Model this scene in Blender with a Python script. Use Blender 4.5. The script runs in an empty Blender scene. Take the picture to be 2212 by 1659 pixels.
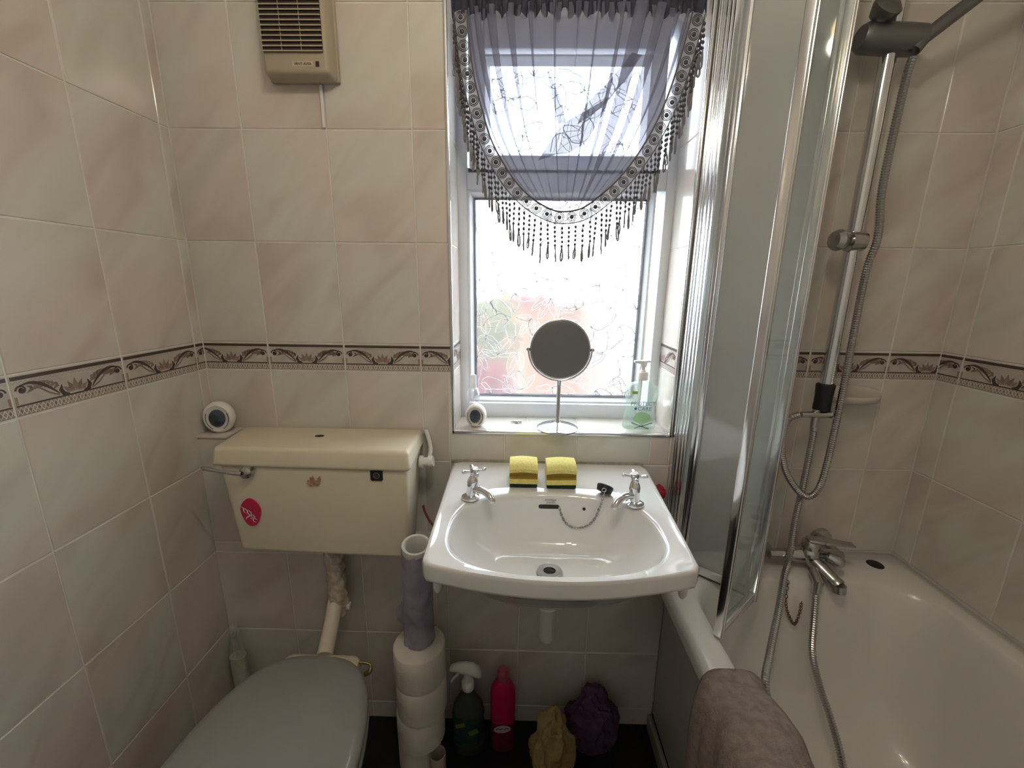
import bpy, bmesh, math, random
from mathutils import Vector, Matrix
random.seed(7)
sc = bpy.context.scene
COL = sc.collection
PI = math.pi

# ------------------------------------------------------------------ camera
F_PX = 902.64
yaw, pitch, roll = -0.0183, -0.2312, 0.0124
fw = Vector((math.sin(yaw)*math.cos(pitch), math.cos(yaw)*math.cos(pitch), math.sin(pitch)))
rt = Vector((math.cos(yaw), -math.sin(yaw), 0)); up = rt.cross(fw)
r2 = rt*math.cos(roll) + up*math.sin(roll); u2 = -rt*math.sin(roll) + up*math.cos(roll)
cd = bpy.data.cameras.new('camera'); cam = bpy.data.objects.new('camera', cd); COL.objects.link(cam)
cd.sensor_fit = 'HORIZONTAL'; cd.sensor_width = 36.0; cd.lens = 36.0*F_PX/2212.0
cd.clip_start = 0.02; cd.clip_end = 200
cam.matrix_world = Matrix(((r2.x, u2.x, -fw.x, 0.6113), (r2.y, u2.y, -fw.y, -1.0878), (r2.z, u2.z, -fw.z, 1.3043), (0, 0, 0, 1)))
sc.camera = cam

# ------------------------------------------------------------------ sky, exposure
w = bpy.data.worlds.new('overcast_sky'); sc.world = w; w.use_nodes = True
bg = w.node_tree.nodes['Background']
bg.inputs[0].default_value = (0.82, 0.91, 1.0, 1); bg.inputs[1].default_value = 5.2
pl = bpy.data.lights.new('window_portal', 'AREA'); pl.shape = 'RECTANGLE'; pl.size = 0.62; pl.size_y = 1.15
po = bpy.data.objects.new('window_portal', pl); COL.objects.link(po)
po.location = (0.72, 0.30, 1.49); po.rotation_euler = (-PI/2, 0, 0)
pl.cycles.is_portal = True
sc.view_settings.view_transform = 'Standard'; sc.view_settings.look = 'None'
sc.view_settings.gamma = 1.0; sc.view_settings.use_curve_mapping = False
sc.view_settings.exposure = 0.74
sc.cycles.use_denoising = True; sc.cycles.use_light_tree = False; sc.cycles.adaptive_threshold = 0.03
sc.cycles.max_bounces = 6; sc.cycles.transparent_max_bounces = 16; sc.cycles.diffuse_bounces = 3; sc.cycles.glossy_bounces = 4; sc.cycles.transmission_bounces = 6
sc.cycles.sample_clamp_indirect = 6.0
LAMP_W = 5.0

# ------------------------------------------------------------------ helpers
WL = {}
def tag(o, label=None, cat=None, group=None, kind=None):
    if label: o['label'] = label
    if cat: o['category'] = cat
    if group: o['group'] = group
    if kind: o['kind'] = kind
    return o
def wloc(o):
    v = Vector((0, 0, 0))
    while o is not None:
        v += o.location; o = o.parent
    return v
def thing(name, label, cat, loc=(0, 0, 0), group=None):
    o = bpy.data.objects.new(name, None); COL.objects.link(o); o.location = loc
    o.empty_display_size = 0.05
    return tag(o, label, cat, group)
def obj(name, bm, m, parent=None, smooth=True, angle=40, loc=None):
    me = bpy.data.meshes.new(name)
    off = wloc(parent) if parent else Vector((0, 0, 0))
    if loc is not None: off = Vector((0, 0, 0))          # mesh already modelled round its own origin
    bmesh.ops.translate(bm, verts=bm.verts, vec=-off)
    bm.normal_update(); bm.to_mesh(me); bm.free()
    ms = m if isinstance(m, (list, tuple)) else [m]
    for k in ms: me.materials.append(k)
    if smooth and len(me.polygons):
        me.shade_smooth()
        try: me.set_sharp_from_angle(angle=math.radians(angle))
        except Exception: pass
    o = bpy.data.objects.new(name, me); COL.objects.link(o)
    if parent: o.parent = parent
    if loc is not None: o.location = Vector(loc) - (wloc(parent) if parent else Vector((0, 0, 0)))
    return o
def copy_of(o, parent, loc, rot=None, scale=None, name=None):
    c = o.copy(); COL.objects.link(c); c.parent = parent
    c.location = Vector(loc) - (wloc(parent) if parent else Vector((0, 0, 0)))
    if rot is not None: c.rotation_euler = rot
    if scale is not None: c.scale = scale
    return c
NB = bmesh.new
def add_faces(bm, vs, fs, mi=0):
    bv = [bm.verts.new(v) for v in vs]
    out = []
    for f in fs:
        try:
            fc = bm.faces.new([bv[i] for i in f]); fc.material_index = mi; out.append(fc)
        except ValueError: pass
    return bv, out
def hexa(bm, p, bevel=0, seg=2, mi=0):
    """8 corners: bottom 4 counter-clockwise, then top 4"""
    fs = [(3, 2, 1, 0), (4, 5, 6, 7), (0, 1, 5, 4), (1, 2, 6, 5), (2, 3, 7, 6), (3, 0, 4, 7)]
    bv, out = add_faces(bm, p, fs, mi)
    if bevel:
        es = set(e for f in out for e in f.edges)
        bmesh.ops.bevel(bm, geom=list(es), offset=bevel, segments=seg, affect='EDGES', profile=0.5)
    return bv
def box(bm, x0, x1, y0, y1, z0, z1, bevel=0, seg=2, mi=0):
    return hexa(bm, [(x0, y0, z0), (x1, y0, z0), (x1, y1, z0), (x0, y1, z0), (x0, y0, z1), (x1, y0, z1), (x1, y1, z1), (x0, y1, z1)], bevel, seg, mi)
def loft(bm, loops, cap0=False, cap1=False, closed=True, mi=0):
    rows = [[bm.verts.new(p) for p in lp] for lp in loops]
    n = len(rows[0])
    for a, b in zip(rows[:-1], rows[1:]):
        for i in range(n if closed else n-1):
            j = (i+1) % n
            try:
                f = bm.faces.new((a[i], a[j], b[j], b[i])); f.material_index = mi
            except ValueError: pass
    if cap0:
        f = bm.faces.new(list(reversed(rows[0]))); f.material_index = mi
    if cap1:
        f = bm.faces.new(rows[-1]); f.material_index = mi
    return rows
def frame_for(d):
    d = d.normalized()
    a = Vector((0, 0, 1)) if abs(d.z) < 0.9 else Vector((1, 0, 0))
    x = a.cross(d).normalized(); y = d.cross(x)
    return x, y
def catmull(pts, sub=8):
    P = [Vector(p) for p in pts]; out = []
    for i in range(len(P)-1):
        p0 = P[max(i-1, 0)]; p1 = P[i]; p2 = P[i+1]; p3 = P[min(i+2, len(P)-1)]
        for k in range(sub):
            t = k/sub
            out.append(0.5*((2*p1)+(-p0+p2)*t+(2*p0-5*p1+4*p2-p3)*t*t+(-p0+3*p1-3*p2+p3)*t**3))
    out.append(P[-1]); return out
def tube(bm, pts, r, n=10, cap=True, mi=0, sy=1.0):
    P = [Vector(p) for p in pts]; m = len(P)
    rs = r if isinstance(r, (list, tuple)) else [r]*m
    T = []
    for i in range(m):
        d = P[min(i+1, m-1)] - P[max(i-1, 0)]
        T.append(d.normalized() if d.length > 1e-9 else Vector((0, 0, 1)))
    x, y = frame_for(T[0]); loops = []
    for i in range(m):
        if i:
            x = (x - T[i]*x.dot(T[i]))
            if x.length < 1e-6: x, y = frame_for(T[i])
            x.normalize(); y = T[i].cross(x)
        loops.append([P[i] + (x*math.cos(2*PI*k/n) + y*math.sin(2*PI*k/n)*sy)*rs[i] for k in range(n)])
    return loft(bm, loops, cap, cap, mi=mi)
def lathe(bm, prof, c=(0, 0, 0), n=32, axis='z', sx=1.0, sy=1.0, mi=0, cap0=False, cap1=False, M=None):
    """profile list of (radius, height)"""
    c = Vector(c); loops = []
    for r, h in prof:
        lp = []
        for k in range(n):
            a = 2*PI*k/n
            v = Vector((r*math.cos(a)*sx, r*math.sin(a)*sy, h))
            if axis == 'y': v = Vector((v.x, -v.z, v.y))
            elif axis == 'x': v = Vector((v.z, v.x, v.y))
            if M is not None: v = M @ v
            lp.append(c + v)
        loops.append(lp)
    return loft(bm, loops, cap0, cap1, mi=mi)
def torus(bm, c, R, r, axis='z', n=24, m=8, mi=0, sx=1, sy=1, M=None):
    prof = [(R + r*math.cos(2*PI*k/m), r*math.sin(2*PI*k/m)) for k in range(m+1)]
    return lathe(bm, prof, c, n, axis, sx, sy, mi, M=M)
def sphere(bm, c, r, n=12, m=8, s=(1, 1, 1), mi=0):
    loops = []
    for i in range(m+1):
        t = PI*i/m
        rr = max(math.sin(t), 1e-4)*r
        loops.append([Vector(c)+Vector((rr*math.cos(2*PI*k/n)*s[0], rr*math.sin(2*PI*k/n)*s[1], -math.cos(t)*r*s[2])) for k in range(n)])
    return loft(bm, loops, mi=mi)
def extrude_poly(bm, pts, d, mi=0):
    """planar polygon extruded by the vector d"""
    a = [bm.verts.new(p) for p in pts]; b = [bm.verts.new(Vector(p)+Vector(d)) for p in pts]
    n = len(pts)
    for f in (a, list(reversed(b))):
        fc = bm.faces.new(f); fc.material_index = mi
    for i in range(n):
        fc = bm.faces.new((a[(i+1) % n], a[i], b[i], b[(i+1) % n])); fc.material_index = mi
    bmesh.ops.recalc_face_normals(bm, faces=bm.faces)
def ribbon(bm, pts, wd, y=0.0, mi=0):
    """flat strip in the xz plane"""
    P = [Vector((p[0], y, p[1])) for p in pts]; L, R = [], []
    ws = wd if isinstance(wd, (list, tuple)) else [wd]*len(P)
    for i in range(len(P)):
        d = (P[min(i+1, len(P)-1)] - P[max(i-1, 0)]).normalized(); nrm = Vector((-d.z, 0, d.x))
        L.append(bm.verts.new(P[i]+nrm*ws[i]/2)); R.append(bm.verts.new(P[i]-nrm*ws[i]/2))
    for i in range(len(P)-1):
        f = bm.faces.new((L[i], L[i+1], R[i+1], R[i])); f.material_index = mi
def text_bm(s, size, M):
    cu = bpy.data.curves.new('txt', 'FONT'); cu.body = s; cu.size = size; cu.align_x = 'CENTER'; cu.align_y = 'CENTER'
    cu.resolution_u = 3; cu.extrude = 0.0002
    o = bpy.data.objects.new('txt', cu); COL.objects.link(o)
    dg = bpy.context.evaluated_depsgraph_get(); dg.update()
    me = bpy.data.meshes.new_from_object(o.evaluated_get(dg))
    bm = bmesh.new(); bm.from_mesh(me); bmesh.ops.transform(bm, matrix=M, verts=bm.verts)
    bpy.data.objects.remove(o); bpy.data.curves.remove(cu); bpy.data.meshes.remove(me)
    return bm

# ------------------------------------------------------------------ materials
def mat(name, col, rough=0.5, metal=0.0, coat=0.0, spec=0.5, alpha=1.0, bump=0.0, bscale=50, var=0.0, vscale=8, col2=None, trans=0.0, ior=1.45, emit=None, estr=0, sss=0):
    m = bpy.data.materials.new(name); m.use_nodes = True; nt = m.node_tree; b = nt.nodes['Principled BSDF']
    c = (*col, 1) if len(col) == 3 else col
    b.inputs['Base Color'].default_value = c; b.inputs['Roughness'].default_value = rough; b.inputs['Metallic'].default_value = metal
    b.inputs['Coat Weight'].default_value = coat; b.inputs['Coat Roughness'].default_value = 0.05
    b.inputs['Specular IOR Level'].default_value = spec; b.inputs['Alpha'].default_value = alpha
    b.inputs['Transmission Weight'].default_value = trans; b.inputs['IOR'].default_value = ior
    if emit: b.inputs['Emission Color'].default_value = (*emit, 1); b.inputs['Emission Strength'].default_value = estr
    if var or col2 or bump:
        tc = nt.nodes.new('ShaderNodeTexCoord')
    if var or col2:
        nz = nt.nodes.new('ShaderNodeTexNoise'); nz.inputs['Scale'].default_value = vscale; nz.inputs['Detail'].default_value = 5
        nt.links.new(tc.outputs['Object'], nz.inputs['Vector'])
        rp = nt.nodes.new('ShaderNodeValToRGB'); rp.color_ramp.elements[0].position = 0.35; rp.color_ramp.elements[1].position = 0.65
        d = (*(col2 or [x*(1-var) for x in col]), 1)
        rp.color_ramp.elements[0].color = d; rp.color_ramp.elements[1].color = c
        nt.links.new(nz.outputs['Fac'], rp.inputs['Fac']); nt.links.new(rp.outputs['Color'], b.inputs['Base Color'])
    if bump:
        n2 = nt.nodes.new('ShaderNodeTexNoise'); n2.inputs['Scale'].default_value = bscale; n2.inputs['Detail'].default_value = 4
        nt.links.new(tc.outputs['Object'], n2.inputs['Vector'])
        bp = nt.nodes.new('ShaderNodeBump'); bp.inputs['Strength'].default_value = bump; bp.inputs['Distance'].default_value = 0.004
        nt.links.new(n2.outputs['Fac'], bp.inputs['Height']); nt.links.new(bp.outputs['Normal'], b.inputs['Normal'])
    return m
def mix_mat(name, parts, bump=0.0, bscale=30):
    """weighted mix of simple shaders: (kind, colour, roughness, weight)"""
    m = bpy.data.materials.new(name); m.use_nodes = True; nt = m.node_tree; nt.nodes.clear()
    out = nt.nodes.new('ShaderNodeOutputMaterial'); cur = None; tot = 0
    nrm = None
    if bump:
        tc = nt.nodes.new('ShaderNodeTexCoord'); n2 = nt.nodes.new('ShaderNodeTexNoise'); n2.inputs['Scale'].default_value = bscale
        nt.links.new(tc.outputs['Object'], n2.inputs['Vector'])
        bp = nt.nodes.new('ShaderNodeBump'); bp.inputs['Strength'].default_value = bump; bp.inputs['Distance'].default_value = 0.004
        nt.links.new(n2.outputs['Fac'], bp.inputs['Height']); nrm = bp
    for kind, col, ro, wt in parts:
        s = nt.nodes.new({'t': 'ShaderNodeBsdfTransparent', 'd': 'ShaderNodeBsdfDiffuse', 'l': 'ShaderNodeBsdfTranslucent', 'g': 'ShaderNodeBsdfAnisotropic', 'r': 'ShaderNodeBsdfRefraction', 'G': 'ShaderNodeBsdfGlass'}[kind])
        s.inputs['Color'].default_value = (*col, 1)
        if 'Roughness' in s.inputs and kind in 'grG': s.inputs['Roughness'].default_value = ro
        if kind == 'r': s.inputs['IOR'].default_value = 1.25
        if nrm and 'Normal' in s.inputs: nt.links.new(nrm.outputs['Normal'], s.inputs['Normal'])
        if cur is None: cur = s; tot = wt
        else:
            mx = nt.nodes.new('ShaderNodeMixShader'); mx.inputs[0].default_value = wt/(tot+wt)
            nt.links.new(cur.outputs[0], mx.inputs[1]); nt.links.new(s.outputs[0], mx.inputs[2]); cur = mx; tot += wt
    nt.links.new(cur.outputs[0], out.inputs[0]); return m
def tile_material():
    m = bpy.data.materials.new('marbled_cream_tile'); m.use_nodes = True; nt = m.node_tree; b = nt.nodes['Principled BSDF']
    N = nt.nodes.new; L = nt.links.new
    tc = N('ShaderNodeTexCoord'); oi = N('ShaderNodeObjectInfo')
    mp = N('ShaderNodeMapping'); mp.vector_type = 'TEXTURE'; mp.inputs['Rotation'].default_value = (0, math.radians(-48), 0); mp.inputs['Scale'].default_value = (1.5, 1.5, 0.5)
    mul = N('ShaderNodeMath'); mul.operation = 'MULTIPLY'; mul.inputs[1].default_value = 9.0
    cx = N('ShaderNodeCombineXYZ')
    L(oi.outputs['Random'], mul.inputs[0]); L(mul.outputs[0], cx.inputs['X']); L(mul.outputs[0], cx.inputs['Z'])
    L(tc.outputs['Object'], mp.inputs['Vector'])
    ad = N('ShaderNodeVectorMath'); ad.operation = 'ADD'; L(mp.outputs[0], ad.inputs[0]); L(cx.outputs[0], ad.inputs[1])
    n1 = N('ShaderNodeTexNoise'); n1.inputs['Scale'].default_value = 5.2; n1.inputs['Detail'].default_value = 2.5; n1.inputs['Distortion'].default_value = 0.7
    L(ad.outputs[0], n1.inputs['Vector'])
    r1 = N('ShaderNodeValToRGB'); e = r1.color_ramp.elements
    e[0].position = 0.30; e[0].color = (0.625, 0.565, 0.515, 1); e[1].position = 0.66; e[1].color = (0.750, 0.722, 0.675, 1)
    x = e.new(0.47); x.color = (0.705, 0.662, 0.610, 1)
    L(n1.outputs['Fac'], r1.inputs['Fac'])
    n2 = N('ShaderNodeTexNoise'); n2.inputs['Scale'].default_value = 3.0; n2.inputs['Detail'].default_value = 0.0; L(ad.outputs[0], n2.inputs['Vector'])
    r2_ = N('ShaderNodeValToRGB'); f = r2_.color_ramp.elements
    f[0].position = 0.4; f[0].color = (0.97, 1.0, 0.97, 1); f[1].position = 0.62; f[1].color = (1.0, 0.94, 0.92, 1)
    L(n2.outputs['Fac'], r2_.inputs['Fac'])
    mx = N('ShaderNodeMix'); mx.data_type = 'RGBA'; mx.blend_type = 'MULTIPLY'; mx.inputs[0].default_value = 1.0
    L(r1.outputs['Color'], mx.inputs[6]); L(r2_.outputs['Color'], mx.inputs[7]); L(mx.outputs[2], b.inputs['Base Color'])
    b.inputs['Roughness'].default_value = 0.13; b.inputs['Specular IOR Level'].default_value = 0.5
    n3 = N('ShaderNodeTexNoise'); n3.inputs['Scale'].default_value = 9; n3.inputs['Detail'].default_value = 0.0; L(tc.outputs['Object'], n3.inputs['Vector'])
    bp = N('ShaderNodeBump'); bp.inputs['Strength'].default_value = 0.25; bp.inputs['Distance'].default_value = 0.003
    L(n3.outputs['Fac'], bp.inputs['Height']); L(bp.outputs['Normal'], b.inputs['Normal'])
    return m
M_tile = tile_material()
M_border = mat('cream_border_tile', (0.64, 0.585, 0.525), 0.25, var=0.2, vscale=25)
M_ink = mat('dark_brown_print', (0.085, 0.06, 0.05), 0.3)
M_inkmid = mat('mid_brown_print', (0.30, 0.22, 0.175), 0.3, var=0.3, vscale=60)
M_inkpale = mat('taupe_print', (0.40, 0.33, 0.28), 0.3)
M_inkrose = mat('rose_brown_print', (0.38, 0.27, 0.225), 0.3, var=0.3, vscale=80)
M_inkcream = mat('pale_cream_print', (0.78, 0.72, 0.64), 0.3)
M_grout = mat('cream_grout', (0.86, 0.83, 0.77), 0.85, var=0.12, vscale=14)
M_plaster = mat('painted_plaster', (0.86, 0.85, 0.83), 0.9, bump=0.1)
M_floor = mat('black_vinyl_floor', (0.009, 0.009, 0.009), 0.45, var=0.4, vscale=20)
M_upvc = mat('white_window_plastic', (0.80, 0.83, 0.88), 0.35)
M_seal = mat('black_rubber_seal', (0.06, 0.065, 0.08), 0.6)
M_chrome = mat('chrome', (0.74, 0.75, 0.77), 0.10, 1.0)
M_steel = mat('dulled_chrome', (0.50, 0.49, 0.48), 0.24, 1.0)
M_darkchrome = mat('dark_tarnished_chrome', (0.20, 0.20, 0.20), 0.35, 0.9)
M_alu = mat('polished_aluminium', (0.80, 0.81, 0.83), 0.16, 1.0)
M_porc = mat('white_porcelain', (0.80, 0.79, 0.765), 0.07, coat=0.6)
M_bath = mat('off_white_acrylic', (0.78, 0.76, 0.72), 0.25, coat=0.2)
M_panel = mat('grey_white_bath_panel', (0.56, 0.55, 0.51), 0.4)
M_cream = mat('cream_plastic', (0.80, 0.72, 0.56), 0.32, var=0.05, vscale=6)
M_creamdark = mat('fan_beige_plastic', (0.47, 0.405, 0.30), 0.45)
M_black = mat('black_plastic', (0.016, 0.016, 0.018), 0.45)
M_slot = mat('dark_brown_louvre_recess', (0.045, 0.035, 0.028), 0.7)
M_white = mat('white_plastic', (0.84, 0.82, 0.78), 0.3)
M_seatgrey = mat('grey_toilet_lid', (0.32, 0.32, 0.31), 0.30, coat=0.25)
M_rust = mat('rust_brown_stain', (0.23, 0.13, 0.07), 0.9, var=0.4, vscale=90)
M_mirrorback = mat('mirror_back_grey', (0.17, 0.17, 0.175), 0.38)
M_screen = mix_mat('limescaled_screen_glass', [('t', (0.93, 0.95, 0.95), 0, 0.50), ('d', (0.72, 0.74, 0.74), 0, 0.27), ('l', (0.75, 0.78, 0.80), 0, 0.13), ('g', (0.9, 0.9, 0.9), 0.05, 0.10)])
M_screen2 = mix_mat('clearer_screen_glass', [('t', (0.90, 0.93, 0.91), 0, 0.66), ('d', (0.62, 0.65, 0.63), 0, 0.16), ('l', (0.6, 0.64, 0.62), 0, 0.06), ('g', (0.9, 0.9, 0.9), 0.05, 0.12)])
M_pane = mix_mat('frosted_window_glass', [('r', (1, 1, 1), 0.34, 0.62), ('t', (1, 1, 1), 0, 0.28), ('l', (0.95, 0.97, 1.0), 0, 0.10)], bump=0.25, bscale=60)
M_relief = mix_mat('pressed_glass_relief', [('t', (0.8, 0.8, 0.8), 0, 0.11), ('d', (0.5, 0.5, 0.5), 0, 0.53), ('g', (0.8, 0.8, 0.8), 0.25, 0.36)])  # grey stands in for the light and dark that clear ridges refract
M_sheer = mix_mat('sheer_grey_voile', [('t', (0.97, 0.97, 1.0), 0, 0.46), ('d', (0.27, 0.28, 0.37), 0, 0.46), ('l', (0.22, 0.22, 0.28), 0, 0.08)])
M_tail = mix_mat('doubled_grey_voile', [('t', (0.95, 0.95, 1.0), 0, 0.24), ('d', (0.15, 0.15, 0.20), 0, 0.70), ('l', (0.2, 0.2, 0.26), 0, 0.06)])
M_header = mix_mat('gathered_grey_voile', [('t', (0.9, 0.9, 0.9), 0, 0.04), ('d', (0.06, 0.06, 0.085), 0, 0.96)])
M_lace = mix_mat('pale_lace', [('t', (1, 1, 1), 0, 0.40), ('d', (0.5, 0.49, 0.49), 0, 0.50), ('l', (0.5, 0.5, 0.5), 0, 0.10)])
M_bead = mat('dark_bead', (0.07, 0.065, 0.075), 0.35)
M_thread = mat('grey_thread', (0.13, 0.12, 0.13), 0.8)
M_loop = mat('grey_cord_loop', (0.22, 0.21, 0.23), 0.8)

# ------------------------------------------------------------------ the room
XL, XR, YF, ZC = -0.2314, 1.6959, -1.78, 2.36
WX0, WX1, WZ0, WZ1 = 0.435, 1.022, 0.914, 2.05      # window opening
G = 0.0016                                          # grout sits behind the tile faces
def struct(name, bm, m, **k):
    o = obj(name, bm, m, **k); o['kind'] = 'structure'; return o
bm = NB(); box(bm, XL-0.2, XR+0.2, YF-0.2, 0.3, -0.1, 0.0); floor = struct('floor', bm, M_floor, smooth=False)
bm = NB(); box(bm, XL-0.2, XR+0.2, YF-0.2, 0.3, ZC, ZC+0.1); ceiling = struct('ceiling', bm, M_plaster, smooth=False)
bm = NB(); box(bm, XL-0.2, XL-G, YF-0.2, 0.3, 0, ZC); wall_left = struct('wall_left', bm, M_grout, smooth=False)
bm = NB(); box(bm, XR+G, XR+0.2, YF-0.2, 0.3, 0, ZC); wall_right = struct('wall_right', bm, M_grout, smooth=False)
bm = NB(); box(bm, XL-0.2, XR+0.2, YF-0.2, YF, 0, ZC); wall_front = struct('wall_front', bm, M_plaster, smooth=False)
bm = NB()
box(bm, XL-G, WX0-G, G, 0.27, 0, ZC); box(bm, WX1+G, XR+G, G, 0.27, 0, ZC)
box(bm, WX0-G, WX1+G, G, 0.27, 0, WZ0-G); box(bm, WX0-G, WX1+G, G, 0.27, WZ1, ZC)
wall_back = struct('wall_back', bm, M_grout, smooth=False)
# pipe boxing along the foot of the back wall, rising beside the cistern
BY = -0.073
bm = NB()
box(bm, XL-G, 1.03, BY+G, 0.002, 0, 0.60); box(bm, XL-G, -0.152, BY+G, 0.002, 0.60, 0.9065)
wall_boxing = struct('wall_boxing', bm, M_grout, smooth=False)

TC = {}
def tile_mesh(wd, ht, mtl, name='tile'):
    key = (round(wd, 4), round(ht, 4), mtl.name)
    if key in TC: return TC[key]
    a, b = wd/2, ht/2; c = 0.0012; t = 0.004
    vs = []
    for (dx, y) in ((0, t), (0, c), (c, 0.0)):
        vs += [(-a+dx, y, -b+dx), (a-dx, y, -b+dx), (a-dx, y, b-dx), (-a+dx, y, b-dx)]
    fs = [(8, 9, 10, 11)]
    for k in (0, 4):
        for i in range(4):
            j = (i+1) % 4; fs.append((k+i, k+j, k+4+j, k+4+i))
    me = bpy.data.meshes.new(name); me.from_pydata(vs, [], fs); me.materials.append(mtl); me.update()
    TC[key] = me; return me
def border_print(u0, u1, wd, ht):
    """scroll, palmette and lattice print of one border tile, clipped to u0..u1 of its length"""
    key = ('print', round(u0, 3), round(u1, 3), round(wd, 4))
    if key in TC: return TC[key]
    bm = NB(); y = -0.0002
    H = ht; Wd = 0.2
    def R(x0, x1, z0, z1, mi, yy=y):
        add_faces(bm, [(x0, yy, z0), (x1, yy, z0), (x1, yy, z1), (x0, yy, z1)], [(0, 1, 2, 3)], mi)
    t = H/2
    R(-0.1, 0.1, t-0.0090, t-0.0025, 0)                       # heavy top line
    n = 26                                                    # fine chain under it
    for i in range(n):
        x = -0.1+(i+0.5)*Wd/n
        ribbon(bm, [(x-Wd/n/2, t-0.011), (x, t-0.0145), (x+Wd/n/2, t-0.011)], 0.0010, y, 2)
    R(-0.1, 0.1, -t+0.0160, -t+0.0188, 0)                     # line over the lattice
    R(-0.1, 0.1, -t+0.001, -t+0.0165, 2)
    n = 15
    for i in range(n):                                        # lattice
        x = -0.1+(i+0.5)*Wd/n; d = Wd/n/2
        ribbon(bm, [(x-d, -t+0.002), (x, -t+0.0155), (x+d, -t+0.002)], 0.0015, y*2, 4)
        ribbon(bm, [(x-d, -t+0.0155), (x, -t+0.002), (x+d, -t+0.0155)], 0.0015, y*2.5, 4)
        add_faces(bm, [(x-0.002, y*3, -t+0.0085), (x, y*3, -t+0.0055), (x+0.002, y*3, -t+0.0085), (x, y*3, -t+0.0115)], [(0, 1, 2, 3)], 1)
    for s in (-1, 1):
        # arching scroll from the palmette to the curl at the tile end
        pts = []
        for i in range(15):
            q = i/14
            pts.append((s*(0.030+0.058*q), -0.0115+0.030*math.sin(min(q*1.06, 1)*PI*0.62)**0.9))
        ribbon(bm, pts, [0.0020+0.0036*abs(math.sin(PI*i/14)) for i in range(15)], y*2, 0)
        cx, cz = s*0.0865, 0.0085
        sp = [(cx+s*math.cos(a)*(0.0085-0.00088*a), cz+math.sin(a)*(0.0085-0.00088*a)) for a in [k*0.55 for k in range(0, 17)]]
        ribbon(bm, sp, 0.0030, y*2, 0)
        vs = [(cx+0.0042*math.cos(2*PI*k/8), y*2, cz+0.0042*math.sin(2*PI*k/8)) for k in range(8)]
        add_faces(bm, vs, [tuple(range(8))], 0)
        # feathered leaf hanging below the arch
        for k in range(7):
            q = k/6; x0 = s*(0.034+0.040*q); z0 = 0.0005+0.0135*math.sin(PI*(0.15+0.62*q))
            add_faces(bm, [(x0-0.0060, y*1.5, z0-0.0085), (x0+0.0060, y*1.5, z0-0.0045), (x0+0.0055*s, y*1.5, z0+0.005), (x0-0.004*s, y*1.5, z0+0.004)], [(0, 1, 2, 3)], 3 if k % 2 else 1)
        ribbon(bm, [(s*0.03, -0.014), (s*0.045, -0.006), (s*0.056, 0.004), (s*0.066, 0.010)], [0.0022, 0.003, 0.0025, 0.001], y*2.2, 1)
        # dark crescents flanking the palmette
        ribbon(bm, [(s*0.013, -0.0165), (s*0.0225, -0.014), (s*0.0265, -0.005), (s*0.0235, 0.004)], [0.004, 0.0085, 0.0075, 0.001], y*2, 0)
        R(min(s*0.0945, s*0.1), max(s*0.0945, s*0.1), -0.0150, -0.002, 3, y*1.5)
    for k in range(-2, 3):                                    # palmette petals
        a = k*0.45
        d = (math.sin(a), math.cos(a))
        L = 0.0205-0.0022*abs(k)
        px, pz = -d[1], d[0]
        b0 = (0.006*k*0.5, -0.0135)
        pp = [(b0[0], b0[1]), (b0[0]+d[0]*L*0.55+px*0.0052, b0[1]+d[1]*L*0.55+pz*0.0052), (b0[0]+d[0]*L*1.3, b0[1]+d[1]*L*1.3), (b0[0]+d[0]*L*0.55-px*0.0052, b0[1]+d[1]*L*0.55-pz*0.0052)]
        add_faces(bm, [(p[0], y*(2+0.3*k), p[1]) for p in pp], [(0, 1, 2, 3)], 3 if k % 2 == 0 else 1)
    # clip to the part of the tile that is laid
    c0, c1 = -0.1+u0*0.2, -0.1+u1*0.2
    for cx, nx in ((c0+0.0012, -1), (c1-0.0012, 1)):
        bmesh.ops.bisect_plane(bm, geom=bm.verts[:]+bm.edges[:]+bm.faces[:], plane_co=(cx, 0, 0), plane_no=(nx, 0, 0), clear_outer=True)
    bmesh.ops.translate(bm, verts=bm.verts, vec=(-(c0+c1)/2, 0, 0))
    for f in bm.faces:
        f.normal_update()
        if f.normal.y > 0: f.normal_flip()
    me = bpy.data.meshes.new('border_print'); bm.to_mesh(me); bm.free()
    for k in (M_ink, M_inkmid, M_inkpale, M_inkrose, M_inkcream): me.materials.append(k)
    TC[key] = me; return me
def lay(parent, to_world, rot, cells, border=False):
    """cells: (u0,u1,z0,z1[,clip0,clip1]) in wall coordinates; one object per tile"""
    g = 0.0015
    for c in cells:
        u0, u1, z0, z1 = c[:4]
        wd, ht = (u1-u0)-2*g, (z1-z0)-2*g
        if wd < 0.006 or ht < 0.006: continue
        me = tile_mesh(wd, ht, M_border if border else M_tile, 'border_tile' if border else 'tile')
        o = bpy.data.objects.new('border_tile' if border else 'tile', me); COL.objects.link(o); o.parent = parent
        jit = random.uniform(-0.0003, 0.0003)
        p = to_world((u0+u1)/2, (z0+z1)/2)
        o.location = Vector(p) - wloc(parent); o.rotation_euler = rot
        o.rotation_euler.rotate_axis('X', random.uniform(-0.0012, 0.0012)); o.rotation_euler.rotate_axis('Z', random.uniform(-0.0012, 0.0012))
        if border:
            a, b = (c[4], c[5]) if len(c) > 4 else (0.0, 1.0)
            q = bpy.data.objects.new('border_print', border_print(a, b, wd, ht)); COL.objects.link(q); q.parent = o
P = 0.203
ROWS = [0.0, 0.0617, 0.3155, 0.5693, 0.8231, 1.0769]
ROWU = [1.15, 1.4038, 1.6576, 1.9114, 2.1652, 2.36]
rows_all = list(zip(ROWS[:-1], ROWS[1:])) + list(zip(ROWU[:-1], ROWU[1:]))
BZ0, BZ1 = 1.0769, 1.15
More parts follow.
